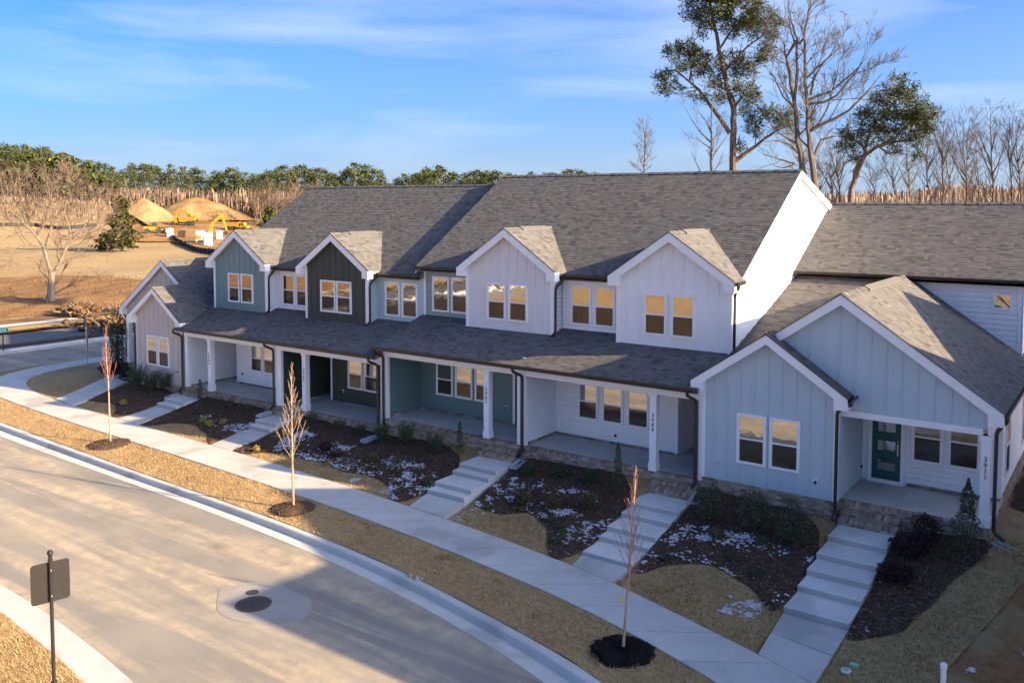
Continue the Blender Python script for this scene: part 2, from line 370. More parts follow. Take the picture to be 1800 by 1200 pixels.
def lap(h, matn, face, a0, a1, c, z0, z1, e=.165, clip=None):
    """courses of lap siding, each board its own object"""
    n = max(1, round((z1-z0)/e)); e = (z1-z0)/n
    for i in range(n):
        zb = z0+i*e; zt = zb+e
        def iv(z):
            l, r = (a0, a1)
            if clip:
                q = clip(z)
                if q is None: return None
                l, r = max(l, q[0]), min(r, q[1])
            return (l, r) if r-l > .02 else None
        b, t = iv(zb+.002), iv(zt-.002)
        if b is None and t is None: continue
        if t is None: t = ((b[0]+b[1])/2-.01, (b[0]+b[1])/2+.01)
        if b is None: b = ((t[0]+t[1])/2-.01, (t[0]+t[1])/2+.01)
        zo = zt-.020
        if face == '-y': P = lambda a, d, z: (a, c-d, z)
        elif face == '+y': P = lambda a, d, z: (a, c+d, z)
        elif face == '+x': P = lambda a, d, z: (c+d, a, z)
        else: P = lambda a, d, z: (c-d, a, z)
        mb = MB().add([P(b[0], .034, zb), P(b[1], .034, zb), P(t[1], .015, zo), P(t[0], .015, zo), P(b[0], .0, zb), P(b[1], .0, zb), P(t[0], .0, zo), P(t[1], .0, zo)],
                      [(0, 1, 2, 3), (4, 5, 1, 0), (4, 0, 3), (1, 5, 2)])
        mb.build('siding_board', 'siding_'+matn, h)
def bnb(h, matn, x0, x1, y, z0, top, sp=.405, start=None):
    """board and batten: flat panel is the wall itself, the battens are their own strips"""
    x = x0+.2 if start is None else start
    while x < x1-.08:
        zt = min(top(x-.022), top(x+.022))
        if zt-z0 > .08: MB().box(x-.021, x+.021, y-.019, y, z0, zt).build('batten', 'siding_'+matn, h)
        x += sp
def wall_xz(h, matn, pts, y, depth=.14, name='wall'):        # polygon in x,z facing -y
    return MB().prism([(p[0], y, p[1]) for p in pts], (0, depth, 0)).build(name, 'siding_'+matn if 'siding_'+matn in MAT else matn, h)
def wall_yz(h, matn, pts, x, depth=-.14, name='wall'):
    return MB().prism([(x, p[0], p[1]) for p in pts], (depth, 0, 0)).build(name, 'siding_'+matn if 'siding_'+matn in MAT else matn, h)
def trim(h, *b, name='corner_trim'): return MB().box(*b).build(name, WHITE, h)

CAMP = Vector((0, 0, H))
_tab = {}
def shingles(h, roof, P0, U, V, N, vmax, span, single_list, expo=.142, tw=.21):
    """shingle tabs in courses up a slope; span(v) -> (u0,u1). The tabs nearest the camera become own objects, the rest one piece."""
    P0, U, V, N = Vector(P0), Vector(U).normalized(), Vector(V).normalized(), Vector(N).normalized()
    vs_, fs_ = [], []
    nrow = int(math.ceil(vmax/expo)); v0 = -.02
    for i in range(nrow):
        va = v0+i*expo; vb = min(va+expo+.03, vmax)
        q = span(min(va+expo*.5, vmax))
        if q is None or vb-va < .03: continue
        a, b = q; u = a - rnd.random()*tw
        while u < b:
            w = tw*rnd.choice((.6, .8, 1, 1, 1.1, 1.3)); ua, ub = max(u, a), min(u+w-.004, b); full = ua == u and ub == u+w-.004 and vb == va+expo+.03
            u += w
            if ub-ua < .02: continue
            hh = rnd.choice((.007, .009, .011, .013))
            single_list.append((P0+U*((ua+ub)/2)+V*va, ub-ua, vb-va, hh, U, V, N, roof))
def flush_shingles(h, singles, limit):
    """split the collected tabs of one house"""
    singles.sort(key=lambda t: (t[0]-CAMP).length)
    groups = {}
    for k, (p, w, l, hh, U, V, N, roof) in enumerate(singles):
        if k < limit:
            key = (round(w, 2), round(l, 2), hh)
            if key not in _tab:
                mir = MIR[0]; MIR[0] = None
                a = key[0]/2; ll = key[1]
                _tab[key] = MB().add([(-a, 0, 0), (a, 0, 0), (-a, 0, hh), (a, 0, hh), (-a, ll, .003), (a, ll, .003)], [(2, 3, 5, 4), (0, 1, 3, 2), (0, 2, 4), (1, 5, 3)]).mesh('shingle', 'shingle'); MIR[0] = mir
            if MIR[0]:
                p2 = Vector((MIR[0](p.x), p.y, p.z)); f = lambda q: Vector((-q.x, q.y, q.z)); U2, V2, N2 = f(U), f(V), f(N)
            else: p2, U2, V2, N2 = p, U, V, N
            mw = Matrix(((U2.x, V2.x, N2.x, p2.x), (U2.y, V2.y, N2.y, p2.y), (U2.z, V2.z, N2.z, p2.z), (0, 0, 0, 1)))
            o = link('shingle', _tab[key], roof, mw, local=True)
        else: groups.setdefault(roof.name, (roof, []))[1].append((p, w, l, hh, U, V, N))
    for roof, lst in groups.values():
        mb = MB()
        for p, w, l, hh, U, V, N in lst:
            a = U*(w/2); b = V*l
            mb.add([p-a, p+a, p-a+N*hh, p+a+N*hh, p-a+b+N*.003, p+a+b+N*.003], [(2, 3, 5, 4), (0, 1, 3, 2), (0, 2, 4), (1, 5, 3)])
        mb.build('shingle_courses', 'shingle', roof, kind='stuff')
    singles.clear()

def slope_x(h, sl, x0, x1, ye, ze, yt, zt, th=.15, name='roof', vclip=None, under='deck_wood'):
    """roof slope with its eave along x, rising from (ye,ze) to (yt,zt)"""
    d = Vector((0, yt-ye, zt-ze)); Ln = d.length; V = d/Ln
    N = Vector((0, -V.z, V.y)) if yt > ye else Vector((0, V.z, -V.y))
    if N.z < 0: N = -N
    deck = MB().prism([(x0, ye, ze-.012), (x0, yt, zt-.012), (x0, yt, zt-th), (x0, ye, ze-th)], (x1-x0, 0, 0)).build(name, under, h)
    shingles(h, deck, (x0, ye, ze-.01), (1, 0, 0), V, N, Ln, vclip or (lambda v: (0, x1-x0)), sl)
    return deck
def cap_row(h, a, b, s1, s2, n=None, roof=None):
    """ridge cap tabs from a to b; s1,s2 the two downhill unit vectors"""
    a, b = Vector(a), Vector(b); Ln = (b-a).length; d = (b-a)/Ln; mb = MB(); k = int(Ln/.2)
    for i in range(k):
        p = a+d*(i*Ln/k); q = a+d*((i+1)*Ln/k+.06); up = Vector((0, 0, .022+.008*(i % 2)))
        s1v, s2v = Vector(s1)*.15, Vector(s2)*.15
        mb.add([p+s1v+up, p+up*1.3, p+s2v+up, q+s1v+up*.6, q+up*.8, q+s2v+up*.6, p+s1v, p, p+s2v], [(0, 1, 4, 3), (1, 2, 5, 4), (6, 7, 1, 0), (7, 8, 2, 1)])
    mb.build('ridge_cap', 'shingle', h)
def gable(h, sl, xc, zp, half, ze, yf, yb, yw, sides=(-1, 1), rake=True, vent=True, rw=.25, ret=True, th=.17, soff=True, drop=None, ye_b=None):
    """gable roof with ridge along y; zp is the ridge, ze the eave at xc+-half; front edge at yf, wall face at yw"""
    for s in sides:
        xe = xc+s*half; V = Vector((-s*half, 0, zp-ze)); Ln = V.length; V /= Ln; N = Vector((s*(zp-ze), 0, half)).normalized()
        ye2 = yb if ye_b is None else ye_b
        deck = MB().add([(xe, yf+.03, ze-.012), (xc, yf+.03, zp-.012), (xc, yf+.03, zp-th+.02), (xe, yf+.03, ze-th+.02), (xe, ye2, ze-.012), (xc, yb, zp-.012), (xc, yb, zp-th+.02), (xe, ye2, ze-th+.02)], [(0, 1, 2, 3), (7, 6, 5, 4), (0, 4, 5, 1), (1, 5, 6, 2), (2, 6, 7, 3), (3, 7, 4, 0)]).build('roof', 'deck_wood', h)
        MB().prism([(xe, yf+.037, ze-th+.018), (xc, yf+.037, zp-th+.018), (xc, yf+.037, zp-th), (xe, yf+.037, ze-th)], (0, max(.05, yw-yf-.02), 0)).build('soffit', 'soffit_white', h)
        if sl is not None: shingles(h, deck, (xe, yf-.015, ze-.01), (0, 1, 0), V, N, Ln, (lambda v: (0, yb-yf)) if drop is None else (lambda v, s=s: drop(s, v/Ln)), sl)
        if rake:
            k = (zp-ze)/half
            mb = MB().prism([(xe+s*.01, yf, ze-.022), (xc, yf, zp-.015), (xc, yf, zp-.015-rw*1.22), (xe+s*.01, yf, ze-.022-rw*1.22)], (0, .036, 0))
            mb.build('rake_board', WHITE, h)
            MB().prism([(xe+s*.02, yf-.012, ze+.0), (xc, yf-.012, zp+.012), (xc, yf-.012, zp-.016), (xe+s*.02, yf-.012, ze-.024)], (0, .05, 0)).build('drip_edge', 'bronze', h)
            if ret:
                wv = half-abs(xc-xe)+.42
                MB().prism([(xe+s*.012, yf-.006, ze-.02), (xe+s*.012, yf-.006, ze-.34), (xe-s*.36, yf-.006, ze-.34), (xe-s*.36, yf-.006, ze+.36*k-.10)], (0, yw-yf, 0)).build('eave_return', WHITE, h)
    if vent:
        L2 = yb-yf; k = (zp-ze)/half
        cap_row(h, (xc, yf, zp), (xc, yb, zp), (half/math.hypot(half, zp-ze), 0, -(zp-ze)/math.hypot(half, zp-ze)), (-half/math.hypot(half, zp-ze), 0, -(zp-ze)/math.hypot(half, zp-ze)))
        v0, v1 = yf+L2*.30, yf+L2*.80
        mb = MB()
        for s in (-1, 1): mb.prism([(xc, v0, zp+.06), (xc+s*.17, v0, zp+.06-.17*k), (xc+s*.17, v0, zp+.015-.17*k), (xc, v0, zp+.015)], (0, v1-v0, 0))
        mb.build('ridge_vent', 'shingle', h)

def gutter_x(h, x0, x1, y, z):          # K-style gutter along x, back face at y, lip at z
    pr = [(y, z-.115), (y-.075, z-.115), (y-.085, z-.075), (y-.12, z-.05), (y-.12, z), (y-.108, z), (y-.108, z-.045), (y-.07, z-.085), (y-.012, z-.1), (y-.012, z)]
    mb = MB().prism([(x0, p[0], p[1]) for p in pr[:5]]+[(x0, y, z)], (.004, 0, 0)); mb.prism([(x1-.004, p[0], p[1]) for p in pr[:5]]+[(x1-.004, y, z)], (.004, 0, 0))
    n = len(pr); mb.add([(x0, p[0], p[1]) for p in pr]+[(x1, p[0], p[1]) for p in pr], [(i, (i+1) % n, (i+1) % n+n, i+n) for i in range(n)])
    return mb.build('gutter', 'bronze', h)
def gutter_y(h, y0, y1, x, z, s):       # along y, on the side s of x
    pr = [(x, z-.115), (x+s*.075, z-.115), (x+s*.12, z-.05), (x+s*.12, z), (x+s*.108, z), (x+s*.07, z-.085), (x+s*.012, z-.1), (x, z)]
    mb = MB().prism([(p[0], y0, p[1]) for p in pr], (0, .004, 0)); n = len(pr)
    mb.add([(p[0], y0, p[1]) for p in pr]+[(p[0], y1, p[1]) for p in pr], [(i, (i+1) % n, (i+1) % n+n, i+n) for i in range(n)])
    mb.prism([(p[0], y1-.004, p[1]) for p in pr], (0, .004, 0))
    return mb.build('gutter', 'bronze', h)
def downspout(h, pts, r=.052):
    P = [Vector(p) for p in pts]; out = [P[0]]
    for i in range(1, len(P)-1):        # round the bends
        a, b, c = P[i-1], P[i], P[i+1]; r1 = min(.09, (b-a).length*.4, (c-b).length*.4)
        p1 = b+(a-b).normalized()*r1; p2 = b+(c-b).normalized()*r1
        out += [p1, (p1+b*2+p2)/4, p2]
    out.append(P[-1]); o = MB().tube(out, r, 6, rot=.5).build('downspout', 'bronze', h)
    for k in (.35, .8):                 # straps on the long run
        i = max(range(len(P)-1), key=lambda j: (P[j+1]-P[j]).length); q = P[i].lerp(P[i+1], k)
        MB().box(q.x-.07, q.x+.07, q.y-.058, q.y+.06, q.z-.012, q.z+.012).build('strap', 'bronze', o, ) if False else None
    return o
def text_mesh(name, body, size, ext, align, mat):
    cu = bpy.data.curves.new('glyphs', 'FONT'); cu.body = body; cu.size = size; cu.extrude = ext; cu.align_x = align; cu.resolution_u = 4
    o = bpy.data.objects.new('glyphs', cu); me = bpy.data.meshes.new_from_object(o); me.name = name; me.materials.clear(); me.materials.append(mat)
    bpy.data.objects.remove(o); bpy.data.curves.remove(cu); return me
def column(h, x, y0, zf, zt, w=.23, num=None):
    mb = MB().box(x-w/2, x+w/2, y0, y0+w, zf+.27, zt-.12); mb.box(x-w/2-.022, x+w/2+.022, y0-.022, y0+w+.022, zf, zf+.25); mb.prism([(x-w/2-.022, y0-.022, zf+.25), (x+w/2+.022, y0-.022, zf+.25), (x+w/2, y0, zf+.275), (x-w/2, y0, zf+.275)], (0, w+.03, 0))
    mb.box(x-w/2-.02, x+w/2+.02, y0-.02, y0+w+.02, zt-.12, zt); mb.box(x-w/2-.035, x+w/2+.035, y0-.03, y0+w+.03, zt-.035, zt)
    o = mb.build('porch_column', WHITE, h)
    if num:
        for i, ch in enumerate(num):
            n = link('house_number', text_mesh('house_number', ch, .17, .006, 'CENTER', MAT['numeral']), o, local=True)
            n.matrix_basis = Matrix.Translation((mxv(x), y0-.008, zf+1.72-i*.155)) @ Matrix.Rotation(math.pi/2, 4, 'X')
    return o
def outlet(h, x, y, z, face='-y', s=1):
    if face == '-y':
        o = MB().box(x-.06, x+.06, y-.05, y, z-.065, z+.065).build('outlet_box', WHITE, h); MB().prism([(x-.035, y-.051, z-.045), (x+.035, y-.051, z-.045), (x+.035, y-.051, z+.03), (x-.02, y-.051, z+.045)], (0, -.05, 0)).build('outlet_cover', 'black_plastic', o)
    else:
        o = MB().box(x, x+.03*s, y-.06, y+.06, z-.065, z+.065).build('outlet_box', WHITE, h); MB().box(x+.031*s, x+.08*s, y-.04, y+.04, z-.045, z+.04).build('outlet_cover', 'black_plastic', o)

# bricks ------------------------------------------------------------------------
_bk = {}
class Bricks:
    def __init__(s, h): s.h = h; s.items = []
    def put(s, cx, cy, cz, sx, sy, sz): s.items.append((cx, cy, cz, sx, sy, sz))
    def course_x(s, x0, x1, y, z0, odd, bl=.194, bh=.070, pitch=.2045):      # stretcher course facing -y
        x = x0 - (pitch/2 if odd else 0)
        while x < x1:
            a, b = max(x+.005, x0), min(x+.005+bl, x1)
            if b-a > .03: s.put((a+b)/2, y+.035, z0+bh/2, b-a, .09, bh)
            x += pitch
    def course_y(s, y0, y1, x, z0, odd, sgn, bl=.194, bh=.070, pitch=.2045):
        y = y0 - (pitch/2 if odd else 0)
        while y < y1:
            a, b = max(y+.005, y0), min(y+.005+bl, y1)
            if b-a > .03: s.put(x-sgn*.035, (a+b)/2, z0+bh/2, .09, b-a, bh)
            y += pitch
    def rowlock_x(s, x0, x1, y0, y1, ztop, hgt=.095, pitch=.0762):
        n = max(1, round((x1-x0)/pitch)); p = (x1-x0)/n
        for i in range(n): s.put(x0+(i+.5)*p, (y0+y1)/2-.006+rnd.uniform(-.003, .003), ztop-hgt/2, p-.011, y1-y0, hgt)
    def flush(s, limit):
        it = sorted(s.items, key=lambda b: (Vector(b[:3])-CAMP).length); rest = MB()
        for k, (cx, cy, cz, sx, sy, sz) in enumerate(it):
            cy += rnd.uniform(-.0025, .0025)
            if k < limit:
                key = (round(sx, 2), round(sy, 2), round(sz, 3))
                if key not in _bk:
                    mir = MIR[0]; MIR[0] = None; a, b, c = (q/2 for q in key); e = .006
                    v = []
                    for z in (-c, c):
                        v += [(-a, -b+e, z*.93), (-a+e, -b, z*.9), (a-e, -b, z*.9), (a, -b+e, z*.93), (a, b, z), (-a, b, z)]
                    _bk[key] = MB().add(v, [(0, 5, 4, 3, 2, 1), (6, 7, 8, 9, 10, 11)]+[(i, (i+1) % 6, (i+1) % 6+6, i+6) for i in range(6)]).mesh('brick', 'brick_face'); MIR[0] = mir
                link('brick', _bk[key], s.h, Matrix.Translation((mxv(cx), cy, cz)))
            else: rest.box(cx-sx/2, cx+sx/2, cy-sy/2, cy+sy/2, cz-sz/2, cz+sz/2)
        if rest.v: rest.build('brick_courses', 'brick_face', s.h, kind='stuff')

def hline(pts):
    xs = [p[0] for p in pts]; ys = [p[1] for p in pts]
    return lambda x: float(np.interp(x, xs, ys))
ZH = hline([(-60, -1.2), (-46, -1.05), (-41, -.98), (-37.9, -.95), (-35, -.93), (-31, -.88), (-27.8, -.86), (-24.5, -.93), (-23.5, -.89), (-19.6, -.68), (-17, -.66), (-13, -.52), (-10.5, -.48), (-6.8, -.62), (-5, -.6), (-2.9, -.42), (0, -.5), (14, -.9)])

# ---------------------------------------------------------------- middle houses
YW, YBAY, YREC, YBK = 24.713, 26.6, 27.2, 41.5
RIDGE_Y, MS = 33.0, .63
def zmain(y, off): return 9.47+off-MS*(RIDGE_Y-y)
def zporch(y, off): return 2.66+off+.333*(y-24.3)
def mid_house(num, off, X0, X1, P0, P1, bay, rec, bayc, baym, recm, porchm, wbay, wrec, wporch, alcove, left_end, right_end, lo_bricks, steps_x, col_x, sides, label, lim_br, lim_sh):
    """one two-storey house of the row. X0,X1 upper extent; P0,P1 porch extent; bay,rec x ranges of the gabled bay and recessed wall"""
    fl = -.22+off
    h = thing('townhouse', label, 'house', ((X0+X1)/2, 30, -1.2), 'attached townhouses of the row')
    sl = []; B = Bricks(h)
    # foundation, slab
    MB().box(P0, P1, YW+.012, YW+.16, -1.9, fl-.012).build('foundation', 'mortar', h)
    nj = 2
    for i in range(nj):
        a = P0+.0+(P1-P0)*i/nj; b = P0+(P1-P0)*(i+1)/nj-.012
        MB().box(a, b, YW+.19, 28.4, fl-.12, fl).build('porch_slab', 'porch_concrete', h)
    zb = min(ZH(P0), ZH(P1))-.1; z = fl-.1-.0795; k = 0
    while z > zb-.08:
        B.course_x(P0, P1, YW, z, k % 2); z -= .0795; k += 1
    B.rowlock_x(P0, P1, YW-.012, YW+.19, fl+.002)
    # brick steps
    sx0, sx1 = steps_x; nst = 2 if num in ('3907', '3909') else 1
    for i in range(nst):
        zt = fl-.17*(i+1); yf = YW-.27*(i+1)
        MB().box(sx0+.012, sx1-.012, yf+.014, YW+.02, -1.4, zt-.012).build('step_core', 'mortar', h)
        B.rowlock_x(sx0, sx1, yf-.01, yf+.19, zt); B.rowlock_x(sx0, sx1, yf+.2, yf+.29, zt-.004)
        B.course_x(sx0, sx1, yf, zt-.1-.0745, i % 2)
        B.course_x(sx0, sx1, yf, zt-.1-.152, (i+1) % 2)
        B.course_y(yf+.1, YW, sx1, zt-.1-.0745, 1, 1)
    # porch walls
    yb = 26.75; zc = 2.55+off
    a0, a1 = alcove          # x-range of the alcove
    b0, b1 = (a1, P1) if a0 <= P0+.01 else (P0, a0)
    wall_xz(h, porchm, [(b0, fl-.1), (b1, fl-.1), (b1, zc+.3), (b0, zc+.3)], yb)
    lap(h, porchm, '-y', b0, b1, yb, fl+.10, zc+.2)
    wall_xz(h, porchm, [(a0, fl-.1), (a1, fl-.1), (a1, zc+.3), (a0, zc+.3)], 28.3)
    lap(h, porchm, '-y', a0, a1, 28.3, fl+.10, zc+.2)
    xin = a1 if a0 <= P0+.01 else a0; sg = -1 if a0 <= P0+.01 else 1
    wall_yz(h, porchm, [(yb, fl-.1), (28.3, fl-.1), (28.3, zc+.3), (yb, zc+.3)], xin-sg*.002, -sg*.14)
    lap(h, porchm, '+x' if sg > 0 else '-x', yb, 28.3, xin, fl+.10, zc+.2)
    trim(h, min(xin, xin-sg*.1), max(xin, xin-sg*.1), yb-.05, yb-.001, fl+.05, zc+.2)
    # left side wall of the porch, seen from the right
    ylast = 28.3 if a0 <= P0+.01 else yb
    wall_yz(h, porchm, [(YW+.1, fl-.1), (ylast, fl-.1), (ylast, zc+.3), (YW+.1, zc+.3)], P0+.16, -.14)
    lap(h, porchm, '+x', YW+.1, ylast, P0+.16, fl+.10, zc+.2)
    B.course_y(YW+.2, ylast, P0+.20, fl+.004, 0, 1); B.course_x(b0+.2, b1, yb-.045, fl+.004, 0)
    MB().box(P0+.18, P1, YW+.1, 28.35, zc+.06, zc+.1).build('porch_ceiling', 'soffit_white', h)
    # end posts, beam, columns
    trim(h, P0-.0, P0+.24, YW-.004, YW+.13, fl+.004, 2.24+off, name='end_post'); trim(h, P1-.13, P1-.002, YW-.004, YW+.13, fl+.004, 2.24+off, name='end_post')
    MB().box(P0+.001, P1-.001, YW-.02, YW+.2, 2.24+off, 2.58+off).build('porch_beam', WHITE, h)
    MB().box(P0+.001, P1-.001, YW-.045, YW-.021, 2.46+off, 2.60+off).build('fascia', WHITE, h)
    column(h, col_x, YW-.01, fl+.006, 2.24+off, num=num)
    for ox, oz in {'3903': [(-35.43, -.08)], '3905': [(-28.45, -.07)], '3907': [(-19.51, .43)], '3909': [(-14.76, .11), (-13.16, .35)]}[num]: outlet(h, ox, yb, oz)
    for (wx, ww) in wporch: window(h, wx, yb, .50+off, 1.80+off, ww)
    # porch roof
    slope_x(h, sl, P0-(.12 if left_end else 0), P1, 24.3, zporch(24.3, off), 27.3, zporch(27.3, off), name='porch_roof')
    gutter_x(h, P0-(.12 if left_end else 0)+.002, P1-.002, 24.31, zporch(24.3, off)+.01)
    # upper walls
    zt = zmain(YREC, off)-.12; zr = zporch(YREC, off)-.15
    wall_xz(h, recm, [(rec[0], zr), (rec[1], zr), (rec[1], zt), (rec[0], zt)], YREC)
    lap(h, recm, '-y', rec[0], rec[1], YREC, zr+.15, zt)
    MB().box(rec[0], rec[1], YREC-.048, YREC-.001, zt-.13, zt).build('frieze_board', WHITE, h)
    for wx, ww in wrec: window(h, wx, YREC, 3.80+off, 5.24+off, ww)
    bc = bayc; hw = (bay[1]-bay[0])/2; ze = 5.75+off; zp = 7.28+off; half = 2.27; k = (zp-ze)/half
    zb0 = zporch(YBAY, off)-.08; zeb = ze+k*(half-hw)-.19
    wall_xz(h, baym, [(bay[0], zb0), (bay[1], zb0), (bay[1], zeb), (bc, zp-.2), (bay[0], zeb)], YBAY)
    bnb(h, baym, bay[0]+.1, bay[1]-.1, YBAY, zb0+.05, lambda x: zp-.2-k*abs(x-bc)-.03, start=bc-.405*4-.0)
    trim(h, bay[0]-.015, bay[0]+.085, YBAY-.024, YBAY-.001, zb0+.04, zeb-.02); trim(h, bay[1]-.085, bay[1]+.015, YBAY-.024, YBAY-.001, zb0+.04, zeb-.02)
    for s, xb in ((1, bay[1]), (-1, bay[0])):
        wall_yz(h, recm, [(YBAY+.001, zb0), (YREC+.2, zb0), (YREC+.2, zeb+.1), (YBAY+.001, zeb)], xb, -s*.12)
        lap(h, recm if recm != 'sage' else 'greige', '+x' if s > 0 else '-x', YBAY+.08, YREC, xb, zb0+.1, zeb)
        trim(h, min(xb, xb+s*.046), max(xb, xb+s*.046), YBAY-.02, YBAY+.08, zb0+.04, zeb-.02)
    for wx, ww in wbay: window(h, wx, YBAY, 3.79+off, 5.20+off, ww)
    ybk = RIDGE_Y-(9.47+off-zp)/MS+.3
    drop = lambda s, t: (0, max(.6, (RIDGE_Y-(9.47+off-(ze+(zp-ze)*t))/MS)-26.3+.15))
    gable(h, sl, bc, zp, half, ze, 26.3, ybk, YBAY, drop=drop, ye_b=RIDGE_Y-(9.47+off-ze)/MS+.25)
    # gutter stubs and spouts beside the bay
    gx = bay[1]+.16
    if right_end:
        gutter_y(h, 26.28, 26.95, bc+half+.012, ze, 1)
        downspout(h, [(bc+half+.06, 26.5, ze-.1), (bc+half+.06, 26.5, ze-.2), (bay[1]+.075, 26.72, ze-.45), (bay[1]+.075, 26.72, zporch(26.6, off)+.08), (bay[1]+.075, 26.5, zporch(26.45, off)+.06)])
    else:
        downspout(h, [(gx+.12, 26.84, zmain(26.9, off)-.06), (gx+.12, 26.84, zmain(26.9, off)-.2), (bay[1]+.075, 26.68, zmain(26.9, off)-.5), (bay[1]+.075, 26.68, zporch(26.6, off)+.08), (bay[1]+.075, 26.45, zporch(26.4, off)+.06)])
    if left_end: trim(h, rec[0]-.01, rec[0]+.09, YREC-.05, YREC-.001, zr+.1, zt)
    gutter_x(h, rec[0]-(.25 if left_end else 0)+.01, rec[1]-.0, 26.91, zmain(26.9, off)+.012)
    MB().box(rec[0]+.001, rec[1]-.001, 26.9, 26.925, zmain(26.9, off)-.16, zmain(26.9, off)-.01).build('fascia', WHITE, h)
    MB().box(rec[0]+.001, rec[1]-.001, 26.926, YREC+.05, zmain(26.9, off)-.155, zmain(26.9, off)-.14).build('soffit', 'soffit_white', h)
    # main roof
    rx0, rx1 = X0-(.25 if left_end else 0), X1+(.13 if right_end else 0)
    slope_x(h, sl, rx0, rx1, 26.9, zmain(26.9, off), RIDGE_Y, 9.47+off, th=.2)
    slope_x(h, [], rx0, rx1, 42.0, 9.47+off-.33*9, RIDGE_Y, 9.47+off, th=.2, under='shingle')
    n1_ = math.hypot(1, MS); n2_ = math.hypot(1, .33)
    cap_row(h, (rx0, RIDGE_Y, 9.475+off), (rx1, RIDGE_Y, 9.475+off), (0, -1/n1_, -MS/n1_), (0, 1/n2_, -.33/n2_))
    zbk = 9.47+off-.33*(YBK-RIDGE_Y)-.2
    MB().box(X0+.15, X1-.15, YBK, YBK+.15, -1.5, zbk).build('wall', 'siding_white', h)
    for s, x, on_ in ((-1, X0, left_end), (1, X1, right_end)):
        if on_:
            prof = [(YREC, -1), (YBK+.1, -1), (YBK+.1, zbk), (RIDGE_Y, 9.47+off-.2), (YREC, zmain(YREC, off)-.2)]
            wall_yz(h, sides, prof, x, -s*.14)
            if s > 0:
                def clip(z):
                    if z > 9.47+off-.2: return None
                    return (max(YREC, RIDGE_Y-(9.47+off-.2-z)/MS), min(YBK+.1, RIDGE_Y+(9.47+off-.2-z)/.33))
                lap(h, sides, '+x', YREC, YBK, x, 2.6, 9.25+off, clip=clip)
            xr = x+s*.13 if s > 0 else x-.25
            for (ya, za, yb2, zb2) in ((26.9, zmain(26.9, off), RIDGE_Y, 9.47+off), (RIDGE_Y, 9.47+off, 42.0, 9.47+off-2.97)):
                MB().prism([(xr-s*.036, ya, za-.02), (xr-s*.036, yb2, zb2-.02), (xr-s*.036, yb2, zb2-.28), (xr-s*.036, ya, za-.28)], (s*.04, 0, 0)).build('rake_board', WHITE, h)
                if s > 0: MB().prism([(x+.001, ya, za-.2), (x+.001, yb2, zb2-.2), (x+.001, yb2, zb2-.40), (x+.001, ya, za-.40)], (.05, 0, 0)).build('frieze_board', WHITE, h)
    flush_shingles(h, sl, lim_sh); B.flush(lim_br)
    return h
